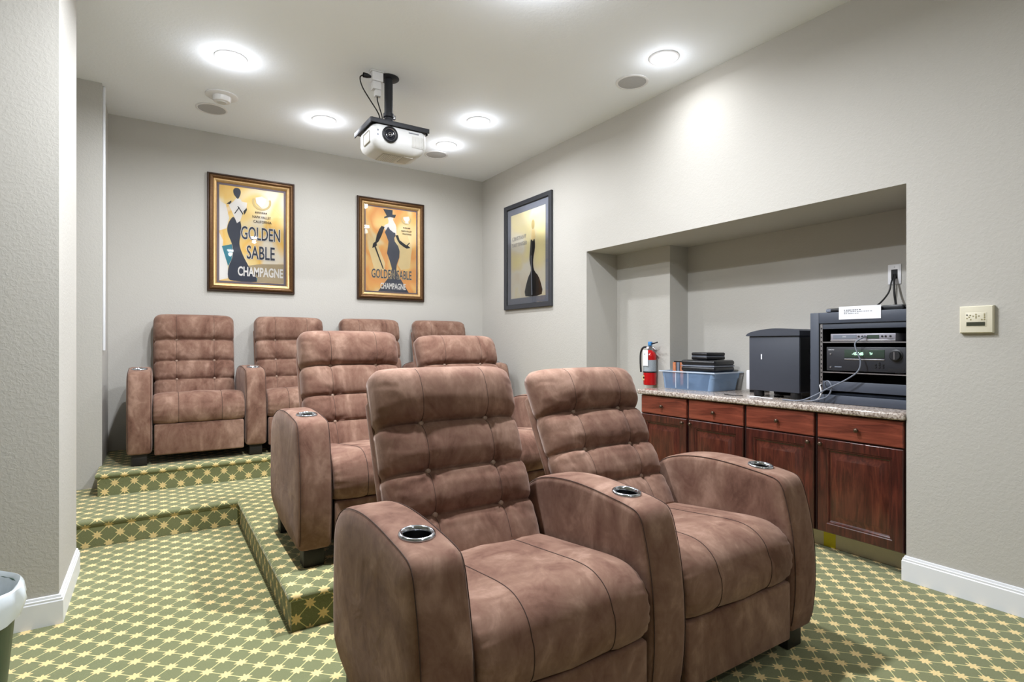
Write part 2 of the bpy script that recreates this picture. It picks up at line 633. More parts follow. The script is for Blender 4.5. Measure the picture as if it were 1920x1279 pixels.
baseboard('baseboard_right', [(WX + .05, 1.30), (WX, 1.30), (WX, -3.0)])

# white surface raceway on the return beside the back wall
mb = MB()
mb.box(-0.322, -0.306, 5.12, 5.155, 1.17, CEIL - .002, 0.004)
tag(mb.build('cable_raceway', 'trim'), 'white vertical cable raceway on the narrow wall return beside the back row', 'raceway')

# ------------------------------------------------------------------ recliners
ARM_W = 0.155
PITCH = 0.782
def arm_mesh():
    prof = [(.040, .086), (.017, .115), (.004, .20), (-.001, .30), (.004, .42), (.020, .53), (.040, .61), (.056, .655), (.080, .682),
            (.13, .694), (.20, .702), (.30, .711), (.40, .714), (.50, .708), (.60, .690), (.68, .658), (.735, .61), (.757, .55),
            (.766, .45), (.770, .32), (.766, .235), (.745, .185), (.66, .143), (.50, .112), (.30, .095), (.15, .087)]
    out = crom(prof, 4, closed=True)
    n = len(out)
    nor = []
    for i in range(n):
        a, b = out[i - 1], out[(i + 1) % n]
        t = Vector((b[0] - a[0], b[1] - a[1])).normalized()
        nor.append(Vector((t.y, -t.x)))   # clockwise outline seen from +x: points inward after sign check
    c = Vector((0.38, 0.4))
    sgn = 1 if sum(nor[i].dot(c - Vector(out[i])) for i in range(n)) > 0 else -1
    r, w = 0.026, ARM_W / 2
    rings = []
    rings.append((0.16, w + .002))
    rings.append((0.075, w + .003))
    for k in range(5):
        a = k / 4 * PI / 2
        rings.append((r * (1 - math.sin(a)), w - r * (1 - math.cos(a))))
    full = [(d, -x) for d, x in rings] + [(0, -w * .35), (-.001, 0), (0, w * .35)] + [(d, x) for d, x in reversed(rings)]
    vs, fs = [], []
    for d, x in full:
        for i in range(n):
            p = Vector(out[i]) + nor[i] * (sgn * d)
            if d > .1:
                p = Vector(out[i]) * .55 + c * .45
            elif d > .05:
                p = Vector(out[i]) * .82 + c * .18
            vs.append((x, p.x, p.y))
    for k in range(len(full) - 1):
        for i in range(n):
            j = (i + 1) % n
            fs.append((k * n + i, k * n + j, (k + 1) * n + j, (k + 1) * n + i))
    fs.append(tuple(reversed(range(n))))
    fs.append(tuple(range((len(full) - 1) * n, len(full) * n)))
    mb = MB()
    mb.add(vs, fs)
    o = mb.build('arm', 'suede', smooth=180)
    bm = bmesh.new()
    bm.from_mesh(o.data)
    bmesh.ops.recalc_face_normals(bm, faces=bm.faces[:])
    if bm.calc_volume(signed=True) < 0:
        bmesh.ops.reverse_faces(bm, faces=bm.faces[:])
    bm.to_mesh(o.data)
    bm.free()
    cut = MB().lathe([(0.044, -.09), (0.044, 0.06)], 32, (0, 0.20, 0.70), cap0=True, cap1=True).build('cutter', 'cup', smooth=0)
    bm = bmesh.new()
    bm.from_mesh(cut.data)
    bmesh.ops.recalc_face_normals(bm, faces=bm.faces[:])
    if bm.calc_volume(signed=True) < 0:
        bmesh.ops.reverse_faces(bm, faces=bm.faces[:])
    bm.to_mesh(cut.data)
    bm.free()
    bo = o.modifiers.new('hole', 'BOOLEAN')
    bo.operation = 'DIFFERENCE'
    bo.object = cut
    bo.solver = 'EXACT'
    dg = bpy.context.evaluated_depsgraph_get()
    me = bpy.data.meshes.new_from_object(o.evaluated_get(dg))
    me.name = 'arm'
    me.polygons.foreach_set('use_smooth', [True] * len(me.polygons))
    me.set_sharp_from_angle(angle=math.radians(50))
    bpy.data.objects.remove(o)
    bpy.data.objects.remove(cut)
    # seam path along the upper edge
    a0 = 4 * 6
    seam = [Vector(out[i]) + nor[i] * (sgn * .006) for i in range(4, 4 * 17)]
    return me, seam

def keepmesh(mb, mat, smooth=180):
    o = mb.build('keep', mat, smooth=smooth)
    me = o.data
    bpy.data.objects.remove(o)
    return me

ARM_ME, SEAM = arm_mesh()
ARM_SEAM = [keepmesh(MB().tube([(sx * (ARM_W / 2 - .006), p.x, p.y) for p in SEAM], .0014, 6), 'thread') for sx in (-1, 1)]
CUP_RIM = keepmesh(MB().lathe([(.038, -.004), (.040, .006), (.045, .0085), (.050, .006), (.052, -.001), (.049, -.004)], 36), 'chrome')
CUP_WELL = keepmesh(MB().lathe([(.0415, .004), (.040, -.02), (.036, -.078), (.0, -.078)], 28), 'cup')
FOOT = [keepmesh(MB().box(-.048, .048, .05, .135, 0, .092, .006), 'foot', 35), keepmesh(MB().box(-.048, .048, .62, .70, 0, .175, .006), 'foot', 35)]

def seat_mesh():
    hw = 0.3075
    prof = crom([(.66, .40), (.655, .445), (.62, .468), (.52, .484), (.40, .497), (.28, .510), (.18, .520), (.11, .519), (.06, .503), (.022, .472), (.002, .43),
                 (-.004, .38), (.004, .335), (.024, .305), (.055, .292), (.12, .300), (.40, .305), (.62, .31), (.65, .345)], 4, closed=True)
    n = len(prof)
    c = Vector((.34, .41))
    N = 44
    vs, fs = [], []
    for i in range(N + 1):
        th = PI * i / N
        cx = math.cos(th)
        x = -hw * math.copysign(abs(cx) ** (2 / 7), cx)
        d = abs(math.sin(th)) ** (2 / 7) if 0 < i < N else 0.0
        for sx in (-.145, .145):
            if i == min(range(N + 1), key=lambda q: abs(-hw * math.copysign(abs(math.cos(PI * q / N)) ** (2 / 7), math.cos(PI * q / N)) - sx)):
                x = sx
        for j, p in enumerate(prof):
            p = Vector(p)
            a, b = Vector(prof[j - 1]), Vector(prof[(j + 1) % n])
            t = (b - a).normalized()
            nr = Vector((t.y, -t.x))
            if nr.dot(c - p) < 0:
                nr = -nr
            ins = 0.05 * (1 - d)
            g = 0.0
            for sx in (-.145, .145):
                g += .006 * math.exp(-((x - sx) / .012) ** 2)
            crown = .012 * (1 - (x / hw) ** 2)
            front = max(0.0, 1 - p.x / .12) if p.x < .12 else 0
            pk = 0.0
            if abs(x) > hw * .7:
                pk = .0028 * front * (abs(x) / hw - .7) / .3 * math.sin(j * 1.9)
            q = p + nr * (ins + g + pk)
            if p.y > .42 and p.x < .6:
                q.y += crown
            elif p.x < .03:
                q.x -= crown * .8
            vs.append((x, q.x, q.y))
    for i in range(N):
        for j in range(n):
            k = (j + 1) % n
            fs.append((i * n + j, i * n + k, (i + 1) * n + k, (i + 1) * n + j))
    fs.append(tuple(range(n)))
    fs.append(tuple(reversed(range(N * n, (N + 1) * n))))
    mb = MB()
    mb.add(vs, fs)
    me = keepmesh(mb, 'suede')
    seams = []
    # prof index 16.. 52 : from rear top to the front bottom
    for sx in (-.145, .145):
        cr = .012 * (1 - (sx / hw) ** 2)
        pts = []
        for j in range(8, 56):
            p = Vector(prof[j])
            a, b = Vector(prof[j - 1]), Vector(prof[(j + 1) % n])
            t = (b - a).normalized()
            nr = Vector((t.y, -t.x))
            if nr.dot(c - p) < 0:
                nr = -nr
            q = p + nr * .0055
            if p.y > .42:
                q.y += cr
            elif p.x < .03:
                q.x -= cr * .8
            pts.append((sx, q.x, q.y))
        seams.append(keepmesh(MB().tube(pts, .0016, 6), 'thread'))
    return me, seams

SEAT_ME, SEAT_SEAM = seat_mesh()

BS = 0.732                       # length of the back cushion along its slope
ROWS = (0.152, 0.310, 0.492)     # button rows
COLS = (-0.140, 0.140)
def back_depth(x, s, hw):
    """front surface height of the tufted back above its rear plane"""
    bounds = (-0.10,) + ROWS + (BS + .02,)
    amps = (.030, .030, .034, .058)
    for i in range(4):
        if s < bounds[i + 1] or i == 3:
            q = (s - bounds[i]) / (bounds[i + 1] - bounds[i])
            q = min(max(q, 0), 1)
            p = (4 * q * (1 - q))
            h = amps[i] * (p ** .48)
            if i == 3:
                h = amps[i] * (max(0.0, min(1, 1 - abs(2 * q ** .85 - 1) ** 2.2)) ** .7)
            break
    # folds that run from button to button
    for r in ROWS:
        ds = s - r
        for cx in COLS:
            rr = math.hypot(x - cx, ds)
            h -= .012 * math.exp(-(rr / .020) ** 2)
            h -= .006 * math.exp(-(rr / .055) ** 2)
            h += .004 * math.cos(math.atan2(ds, x - cx) * 7) * math.exp(-((rr - .035) / .02) ** 2)
    near = min(abs(s - r) for r in ROWS)
    h += .0060 * noise.noise(Vector((x * 4.5 + 3.1, s * 30.0, 1.7))) * math.exp(-(near / .07) ** 2) * (1 - math.exp(-(near / .012) ** 2))
    h += .0035 * noise.noise(Vector((x * 9.0, s * 9.0, 5.3)))
    for cx in COLS:
        k = .008 if s < ROWS[2] else .004
        h -= k * math.exp(-((x - cx) / .010) ** 2)
    # gathered corners of the head cushion and side puckers
    e = abs(x) / hw
    if e > .72:
        k = (e - .72) / .28
        amp = .007 if s > ROWS[2] - .02 else .003
        h -= amp * k * (1 + 1.5 * noise.noise(Vector((x * 6.0, s * 46.0 + x * 14.0, 2.2)))) * .9
    return h

def back_mesh():
    hw0, T0 = 0.302, 0.095
    NX, NS = 76, 104
    vs, fs = [], []
    rt = 0.085
    svals = []
    for j in range(NS + 1):
        t = j / NS
        if t < .86:
            svals.append(t / .86 * (BS - rt))
        else:
            q = (t - .86) / .14
            svals.append(BS - rt + rt * math.sin(q * PI / 2))
    for r in ROWS:
        jn = min(range(len(svals)), key=lambda q: abs(svals[q] - r))
        svals[jn] = r
    snap = {}
    for cx in COLS:
        snap[min(range(NX + 1), key=lambda q: abs(-hw0 * math.copysign(abs(math.cos(PI * q / NX)) ** (2 / 4.2), math.cos(PI * q / NX)) - cx))] = cx
    for j, s in enumerate(svals):
        pin = 0.0
        for r in ROWS:
            pin += .010 * math.exp(-((s - r) / .016) ** 2)
        corner = max(0.0, (s - (BS - .07)) / .07)
        hw = hw0 - pin - .045 * corner ** 2.4 + .004 * math.sin(PI * max(0, (s - ROWS[2])) / (BS - ROWS[2]))
        top = 1.0
        if s > BS - rt:
            k = (s - (BS - rt)) / rt
            top = max(0.0, 1 - k ** 2.3) ** (1 / 2.3)
        for i in range(NX + 1):
            th = PI * i / NX
            c = math.cos(th)
            x = -hw * math.copysign(abs(c) ** (2 / 4.2), c)
            side = abs(math.sin(th)) ** (2 / 4.2) if 0 < i < NX else 0.0
            x = snap.get(i, x)
            nv = (T0 + back_depth(x, s, hw)) * side * top
            if top == 0 or side == 0:
                nv = 0.0
            vs.append((x, -nv, s))
    w = NX + 1
    for j in range(NS):
        for i in range(NX):
            fs.append((j * w + i, j * w + i + 1, (j + 1) * w + i + 1, (j + 1) * w + i))
    # rear face
    edge = [j * w for j in range(NS + 1)] + [NS * w + i for i in range(1, w)] + [j * w + NX for j in range(NS - 1, -1, -1)]
    fs.append(tuple(edge))
    fs.append(tuple(reversed(range(w))))
    mb = MB()
    mb.add(vs, fs)
    o = mb.build('keep', 'suede', smooth=180)
    me = o.data
    me.polygons[len(me.polygons) - 1].use_smooth = False
    me.polygons[len(me.polygons) - 2].use_smooth = False
    bpy.data.objects.remove(o)
    return me
BACK_ME = back_mesh()
BUTTON = keepmesh(MB().lathe([(.0, .011), (.007, .0100), (.0115, .0065), (.0135, 0), (.0135, -.008)], 16, axis='y'), 'button')
BUTTON_AT = []
for r in ROWS:
    for cx in COLS:
        BUTTON_AT.append((cx, -(0.095 + back_depth(cx, r, .3)) * .985 - .009, r))
BACK_SEAM = []
for cx in COLS:
    pts = []
    for k in range(90):
        s_ = .02 + (BS - .05) * k / 89
        t_ = 1.0
        if s_ > BS - .085:
            q = (s_ - (BS - .085)) / .085
            t_ = max(0.0, 1 - q ** 2.3) ** (1 / 2.3)
        pts.append((cx, -(0.095 + back_depth(cx, s_, .3)) * t_ * .985 + .0004, s_))
    BACK_SEAM.append(keepmesh(MB().tube(pts, .0019, 5), 'thread'))
BACK_FRAME = keepmesh(MB().box(-.307, .307, .004, .044, -.10, .615, .016, 3), 'suede', 40)
PANEL_ME = keepmesh(MB().box(-.300, .300, .012, .06, .072, .300, .012, 3), 'suede', 40)
BASE_ME = keepmesh(MB().box(-.300, .300, .075, .70, .10, .288, .004), 'lining', 35)

GROUP = 'brown suede theatre recliners in three stepped rows'
def recliner(x, y, z, recline, arms, label):
    t = thing('recliner', label, 'recliner', (x, y, z), 0, GROUP)
    def p(name, me, par=t, loc=None):
        return link(name, me, par, loc)
    st = p('seat_cushion', SEAT_ME)
    for q in SEAT_SEAM:
        p('seat_seam', q, st)
    p('footrest_panel', PANEL_ME)
    p('base', BASE_ME)
    bk = p('backrest', BACK_ME, t, (0, .645, .432))
    bk.rotation_euler = (-math.radians(recline), 0, 0)
    for b in BUTTON_AT:
        p('button', BUTTON, bk, b)
    for q in BACK_SEAM:
        p('back_seam', q, bk)
    p('back_frame', BACK_FRAME, bk)
    for s in arms:
        a = p('armrest', ARM_ME, t, (s * PITCH / 2, 0, 0))
        for q in ARM_SEAM:
            p('arm_seam', q, a)
        rim = p('cup_holder_rim', CUP_RIM, a, (0, .20, .7025))
        rim.rotation_euler = (math.radians(5), 0, 0)
        w_ = p('cup_holder_well', CUP_WELL, a, (0, .20, .7005))
        w_.rotation_euler = (math.radians(5), 0, 0)
        for q in FOOT:
            p('foot', q, a)
    return t

recliner(0.991, 1.205, 0, 22.0, (-1, 1), 'front row recliner with two cup holder armrests, nearest to the steps')
recliner(0.991 + PITCH, 1.205, 0, 28.0, (1,), 'front row recliner leaning back furthest, beside the wooden cabinets')
recliner(1.028, 2.665, Z1, 19.0, (-1, 1), 'middle row recliner whose armrest stands at the platform corner')
recliner(1.028 + PITCH, 2.665, Z1, 25.0, (1,), 'middle row recliner mostly hidden behind the front row')
lab3 = ['back row recliner at the aisle end, fully visible below the larger-looking poster',
        'second back row recliner from the aisle, partly behind the middle row',
        'third back row recliner from the aisle, only the head cushion showing',
        'back row recliner in the far corner, nearest to the black framed picture']
for k in range(4):
    recliner(0.300 + k * PITCH, 4.835, Z2, 13.0, (-1, 1) if k == 0 else (1,), lab3[k])

# ------------------------------------------------------------------ cabinets and worktop (front faces -x : rotated -90 deg)
RZ = -PI / 2
CAB = [3.172, 2.7055, 2.239, 1.7725, 1.306]
cab_lab = ['dark wooden base cabinet at the far end of the worktop, under the fire extinguisher',
           'dark wooden base cabinet second from the far end, under the clear storage box',
           'dark wooden base cabinet below the black subwoofer, half hidden by the front recliner',
           'dark wooden base cabinet under the equipment rack, nearest to the thermostat wall']
def knob(par, x, z, d):
    MB().lathe([(.004, 0), (.0045, .012), (.009, .015), (.0125, .020), (.012, .026), (.007, .030), (0, .031)], 14, (x, -d, z), axis='y').build('knob', 'bronze', par, 180)
for i in range(4):
    y0, y1 = CAB[i + 1], CAB[i]
    w = y1 - y0
    c = thing('base_cabinet', cab_lab[i], 'cabinet', (3.272, (y0 + y1) / 2, 0), RZ, 'wooden base cabinets under the granite worktop')
    hx = w / 2
    MB().box(-hx + .001, hx - .001, .022, .585, .122, .818).build('body', 'carcass', c, 0)
    MB().box(-hx + .001, hx - .001, .135, .150, 0, .121).build('toe_kick', 'toe', c, 0)
    dw = w - .022
    dr = MB().rings(dw, .140, [(0, -.022), (0, -.004), (.004, 0), (.02, .0005)], 0, .745).build('drawer', 'drawer', c, 20)
    knob(dr, 0, .742, 0)
    do = MB().rings(dw, .540, [(0, -.022), (0, -.004), (.004, 0), (.052, 0), (.056, -.004), (.062, -.004), (.066, -.011), (.074, -.015)], 0, .398, cap=False).build('door', 'door', c, 20)
    MB().rings(dw - .140, .540 - .140, [(0, -.018), (.002, -.014), (.010, -.013), (.040, .002), (.043, .0025)], 0, .398).build('raised_panel', 'panelwood', do, 20)
    knob(do, (dw / 2 - .026) * (1 if i % 2 == 0 else -1), .640, 0)
mb = MB()
bm = bmesh.new()
mb.box(3.247, 3.861, 1.302, 3.187, .822, .860, .012, 4)
tag(mb.build('worktop', 'granite'), 'speckled grey and brown granite worktop in the wall niche', 'worktop')
mb = MB()
mb.box(3.4062, 3.4072, 1.725, 1.795, .0, .10)
tag(mb.build('warning_tape', 'yellow', smooth=0), 'yellow tape stuck on the toe kick by the front recliner', 'tape')

CT = 0.860
# storage box
bx = thing('storage_box', 'clear bluish plastic storage box on the worktop', 'storage box', (3.510, 2.915, CT + .001), RZ)
def tub(w0, d0, w1, d1, h, t):
    vs, fs = [], []
    def ring(w, d, z):
        r = .03
        o = len(vs)
        for sx, sy, a0 in ((1, 0, -PI / 2), (1, 1, 0), (-1, 1, PI / 2), (-1, 0, PI)):
            for k in range(5):
                a = a0 + k / 4 * PI / 2
                cx = (w / 2 - r) * sx
                cy = d - r if sy else r
                vs.append((cx + r * math.cos(a), cy + r * math.sin(a), z))
        return o
    rr = [ring(w0, d0, .0), ring((w0 + w1) / 2, (d0 + d1) / 2, h * .66), ring((w0 + w1) / 2 + .008, (d0 + d1) / 2 + .006, h * .67), ring(w1, d1, h), ring(w1 - 2 * t, d1 - t, h), ring(w0 - 2 * t, d0 - t, t)]
    for a, b in zip(rr[:-1], rr[1:]):
        for k in range(20):
            fs.append((a + k, a + (k + 1) % 20, b + (k + 1) % 20, b + k))
    fs.append(tuple(rr[-1] + k for k in range(20)))
    fs.append(tuple(rr[0] + k for k in reversed(range(20))))
    return MB().add(vs, fs)
tub(.470, .310, .520, .335, .140, .003).build('tub', 'tub', bx, 30)
o4 = [(-.270, -.010), (.270, -.010), (.270, .344), (-.270, .344)]
i4 = [(-.260, 0.0), (.260, 0.0), (.260, .334), (-.260, .334)]
vs = [(x, y, z) for z in (.134, .143) for q in (o4, i4) for x, y in q]
fs = []
for k in range(4):
    j = (k + 1) % 4
    fs += [(k, j, 8 + j, 8 + k), (4 + j, 4 + k, 12 + k, 12 + j), (8 + k, 8 + j, 12 + j, 12 + k), (j, k, 4 + k, 4 + j)]
MB().add(vs, fs).build('rim', 'tubrim', bx, 0)
for xx in (-.10, .02):
    MB().box(xx - .003, xx + .003, -.004, .004, .008, .134, .001).build('rib', 'tubrim', bx, 0)

def dvd_case(label, x, y, z, w, d, h, rz):
    c = thing('media_case', label, 'case', (x, y, z), RZ + rz, 'black zipped cases on the storage box')
    MB().box(-w / 2, w / 2, 0, d, 0, h * .46, h * .2, 3).build('lower_shell', 'leather', c)
    MB().box(-w / 2, w / 2, 0, d, h * .54, h, h * .2, 3).build('upper_shell', 'leather', c)
    MB().box(-w / 2 + .004, w / 2 - .004, .004, d - .004, h * .44, h * .56).build('zip_band', 'greycable', c, 0)
dvd_case('large black zipped case lying across the clear storage box', 3.515, 2.815, CT + .145, .305, .27, .090, 0.05)
dvd_case('small black zipped case on top of the large case', 3.56, 2.835, CT + .237, .165, .20, .056, -0.12)
pc = thing('picture_card', 'small upright printed cards at the far end of the storage box', 'card', (3.60, 3.075, CT + .02), RZ)
for k in range(3):
    MB().box(-.050 + k * .035, -.020 + k * .035, k * .004, k * .004 + .003, 0, .19).build('card', 'photo' if k != 1 else 'greycable', pc, 0)
MB().box(-.055, .06, .02, .03, 0, .20).build('backing', 'black', pc, 0)

# small white network box and plate behind the subwoofer
nb = thing('network_box', 'small white network box squeezed between storage box and subwoofer', 'network box', (3.70, 2.475, CT + .001), RZ)
MB().box(-.045, .045, 0, .12, .02, .165, .008).build('shell', 'white', nb)
MB().box(-.03, .03, .02, .10, 0, .022, .003).build('stand', 'black', nb)
MB().box(.006, .030, .05, .062, .165, .265, .003).build('antenna', 'silver', nb)
MB().box(-.03, -.012, .05, .06, .165, .20, .003).build('antenna', 'white', nb)

# subwoofer
sw = thing('subwoofer', 'charcoal subwoofer with curved lid standing beside the equipment rack', 'subwoofer', (3.468, 2.159, CT + .001), RZ)
MB().box(-.178, .178, 0, .31, .042, .412, .004).build('body', 'sub', sw)
MB().box(.1785, .1805, .008, .302, .05, .405).build('side_panel', 'subdark', sw, 0)
vs, fs = [], []
pr = crom([(-.197, .418), (-.170, .436), (-.10, .452), (.0, .462), (.10, .458), (.186, .445)], 4)
pr = pr + [(.186, .4125), (-.19, .4125)]
n_ = len(pr)
for yy in (-.012, .32):
    vs += [(x, yy, z) for x, z in pr]
fs = [(k, (k + 1) % n_, (k + 1) % n_ + n_, k + n_) for k in range(n_)] + [tuple(reversed(range(n_))), tuple(range(n_, 2 * n_))]
MB().add(vs, fs).build('lid', 'sub', sw, 30)
for sx in (-.125, .135):
    for yy in (.035, .27):
        MB().lathe([(.030, 0), (.034, .01), (.032, .042)], 18, (sx, yy, 0), cap0=True).build('foot', 'subdark', sw, 40)
MB().lathe([(.05, .012), (.09, .042)], 20, (0.0, .15, 0), cap0=True).build('driver_cone', 'subdark', sw, 40)
MB().box(-.088, -.080, -.002, 0, .255, .290).build('sticker', 'paper', sw, 0)
for zz in (.13, .30):
    MB().box(.1806, .1835, .12, .16, zz, zz + .03, .001).build('rear_socket', 'steel', sw)

# equipment rack
RY0, RY1 = 1.895, 1.318
rk = thing('equipment_rack', 'charcoal steel equipment rack on the worktop by the niche edge', 'rack', (3.438, (RY0 + RY1) / 2, CT + .001), RZ)
rw = (RY0 - RY1) / 2
RH = .550
MB().box(-rw, -rw + .054, 0, .40, 0, RH, .003).build('side_panel', 'rack', rk)
MB().box(rw - .030, rw, 0, .40, 0, RH, .003).build('side_panel', 'rack', rk)
MB().box(-rw + .054, rw - .030, 0, .40, RH - .066, RH, .003).build('top_panel', 'rack', rk)
MB().box(-rw + .054, rw - .030, 0, .40, 0, .050, .003).build('bottom_panel', 'rack', rk)
MB().box(-rw + .054, rw - .030, .385, .40, .05, RH - .066).build('back_panel', 'void', rk, 0)
MB().box(-rw + .0545, -rw + .056, .002, .384, .05, RH - .066).build('inner_lining', 'void', rk, 0)
MB().box(rw - .032, rw - .0305, .002, .384, .05, RH - .066).build('inner_lining', 'void', rk, 0)
MB().box(-rw + .066, rw - .032, .010, .020, RH - .100, RH - .068, .002).build('blank_panel', 'rack', rk)
MB().box(-rw + .066, rw - .032, .010, .020, .076, .134, .002).build('blank_panel', 'rack', rk)
ra = MB().box(-rw + .058, -rw + .072, .008, .014, .055, RH - .07).build('mounting_rail', 'steel', rk, 0)
for k in range(15):
    MB().box(-rw + .062, -rw + .068, .0070, .0082, .07 + k * .027, .080 + k * .027).build('rail_hole', 'void', ra, 0)
for zz in (.366, .184):
    MB().box(-rw + .066, rw - .032, .012, .36, zz, zz + .006).build('shelf', 'steel', rk, 0)

dv = thing('disc_player', 'slim silver disc player on the upper rack shelf', 'disc player', (3.452, 1.602, CT + .001 + .3725), RZ)
MB().box(-.176, .176, 0, .20, 0, .047, .003).build('case', 'silver', dv)
MB().box(-.160, -.028, -.002, 0, .018, .040).build('disc_tray', 'greycable', dv, 0)
MB().box(.030, .092, -.002, 0, .018, .038).build('display', 'lcd', dv, 0)
for bxx in (-.016, .004, .018, .108, .126, .150):
    MB().lathe([(.0055, 0), (.0050, .003), (0, .0032)], 12, (bxx, 0, .030), axis='y').build('button', 'black', dv, 40)
MB().box(-.176, .176, -.0025, 0, .004, .010, .001).build('front_strip', 'steel', dv)
word(dv, 'lettering', 'DVD', -.105, .026, .020, .007, .0028, 'paper')
MB().box(.135, .165, -.0012, 0, .012, .016).build('maker_mark', 'ink', dv, 0)

av = thing('av_receiver', 'dark home cinema receiver with lit green display and round volume knob', 'receiver', (3.450, 1.588, CT + .001 + .1905), RZ)
MB().box(-.213, .213, 0, .32, .008, .150, .003).build('case', 'recv', av)
for sx in (-.17, .17):
    for yy in (.03, .26):
        MB().box(sx - .02, sx + .02, yy, yy + .03, 0, .009).build('foot', 'black', av, 0)
d_ = MB().box(-.108, .108, -.002, 0, .088, .136, .0008).build('display', 'lcd', av)
word(d_, 'display_digits', '-45.0dB', -.065, .103, .062, .017, .0024, 'glow')
word(d_, 'display_digits', 'TV', .030, .105, .016, .013, .0024, 'glow')
MB().box(-.108, .108, -.003, 0, .074, .081, .001).build('trim_bar', 'steel', av)
kb = MB().lathe([(.034, 0), (.034, .004), (.027, .006), (.0265, .020), (.024, .022), (0, .022)], 30, (.165, 0, .104), axis='y').build('volume_knob', 'black', av, 30)
MB().box(.162, .166, -.0232, -.0225, .082, .124).build('knob_mark', 'steel', kb, 0)
word(av, 'lettering', 'ONKYO', -.202, .130, .034, .0065, .0003, 'paper')
for (bxx, bzz) in ((-.188, .108), (-.188, .028), (.06, .05), (.08, .05), (.10, .05), (.06, .036), (.08, .036), (.10, .036), (.08, .060)):
    MB().lathe([(.006, 0), (.005, .004), (0, .0042)], 12, (bxx, 0, bzz), axis='y').build('button', 'steel' if bxx < 0 else 'black', av, 40)
MB().box(-.165, -.125, -.001, 0, .028, .034).build('socket_cover', 'greycable', av, 0)
MB().box(.125, .205, -.0015, 0, .016, .032).build('port_flap', 'black', av, 0)

nt = thing('paper_note', 'white typed paper note taped to the top of the rack', 'note', (3.4365, 1.607, CT + .505), RZ)
MB().box(-.114, .114, -.0015, 0, 0, .076).build('sheet', 'paper', nt, 0)
for k, (a, b, z) in enumerate(((-.085, .02, .052), (-.085, .075, .042), (-.085, 0.0, .032))):
    for q in range(int((b - a) / .012)):
        MB().box(a + q * .012, a + q * .012 + (.009 if (q + k) % 3 else .006), -.0019, -.0014, z, z + .004).build('text_line', 'ink' if k == 0 else 'greyink', nt, 0)
rm = thing('set_top_box', 'flat black box lying on top of the equipment rack', 'box', (3.46, 1.66, CT + RH + .0015), RZ)
MB().box(-.15, .15, 0, .16, 0, .024, .008, 3).build('case', 'black', rm)
MB().box(-.150, -.120, -.002, .01, .003, .02, .003).build('end_cap', 'greycable', rm)
rm = thing('power_adapter', 'black power adapter on the rack below the wall outlet', 'adapter', (3.50, 1.47, CT + RH + .0015), RZ)
MB().box(-.05, .06, 0, .07, 0, .030, .006).build('case', 'black', rm)
MB().box(.06, .075, .02, .05, .008, .022, .002).build('strain_relief', 'cable', rm)

# wall outlet with two hanging cords
ol = thing('wall_outlet', 'white outlet plate on the niche back wall above the rack', 'outlet', (3.8618, 1.600, 1.652), RZ)
MB().box(-.037, .037, -.006, 0, -.062, .062, .003).build('plate', 'white', ol)
MB().box(-.018, .018, -.0075, -.0055, -.028, .030, .001).build('socket_opening', 'void', ol)
MB().lathe([(.003, 0), (.002, .0015), (0, .0016)], 8, (0, -.006, .045), axis='y').build('screw', 'steel', ol)
def cable(name, pts, r, mat, label):
    return tag(MB().tube(crom(pts, 8), r, 8).build(name, mat, smooth=180), label, 'cable')
cable('power_cable', [(3.850, 1.603, 1.65), (3.82, 1.602, 1.60), (3.80, 1.612, 1.53), (3.74, 1.65, 1.455), (3.66, 1.70, 1.425), (3.60, 1.72, 1.4165)], .005, 'cable', 'thinner black cord curving from the outlet towards the note')
cable('power_cable', [(3.850, 1.592, 1.65), (3.82, 1.588, 1.60), (3.79, 1.572, 1.52), (3.72, 1.535, 1.45), (3.62, 1.50, 1.428), (3.575, 1.478, 1.428)], .0065, 'cable', 'thicker black cord dropping from the outlet to the adapter')
cable('audio_cable', [(3.449, 1.575, 1.262), (3.42, 1.585, 1.255), (3.405, 1.615, 1.225), (3.40, 1.605, 1.18), (3.402, 1.585, 1.12), (3.40, 1.60, 1.06), (3.395, 1.67, 1.005), (3.39, 1.76, .955), (3.385, 1.84, .905), (3.37, 1.92, .869), (3.36, 2.03, .8655)], .0042, 'greycable', 'long grey cable hanging from the disc player down to the worktop')
cable('audio_cable', [(3.455, 1.80, .94), (3.42, 1.795, .985), (3.405, 1.765, .995), (3.40, 1.745, .96), (3.40, 1.765, .91), (3.395, 1.81, .885), (3.38, 1.87, .869), (3.372, 1.93, .8655)], .0042, 'greycable', 'looped grey cable end in front of the lower rack panel')
cable('audio_cable', [(3.452, 1.835, .97), (3.42, 1.825, .965), (3.41, 1.812, .93), (3.405, 1.82, .895), (3.40, 1.85, .873), (3.395, 1.90, .8655)], .0035, 'white', 'thin pale cable end against the rack mounting rail')
cable('loose_wire', [(3.37, 2.10, .8655), (3.35, 2.16, .8665), (3.38, 2.20, .8665), (3.36, 2.26, .8655)], .0035, 'white', 'short loose white wire end on the worktop under the subwoofer')
cable('loose_wire', [(3.40, 2.34, .8645), (3.37, 2.40, .8645), (3.39, 2.47, .8645), (3.42, 2.50, .8645)], .0028, 'cable', 'thin black wire lying on the worktop beside the storage box')

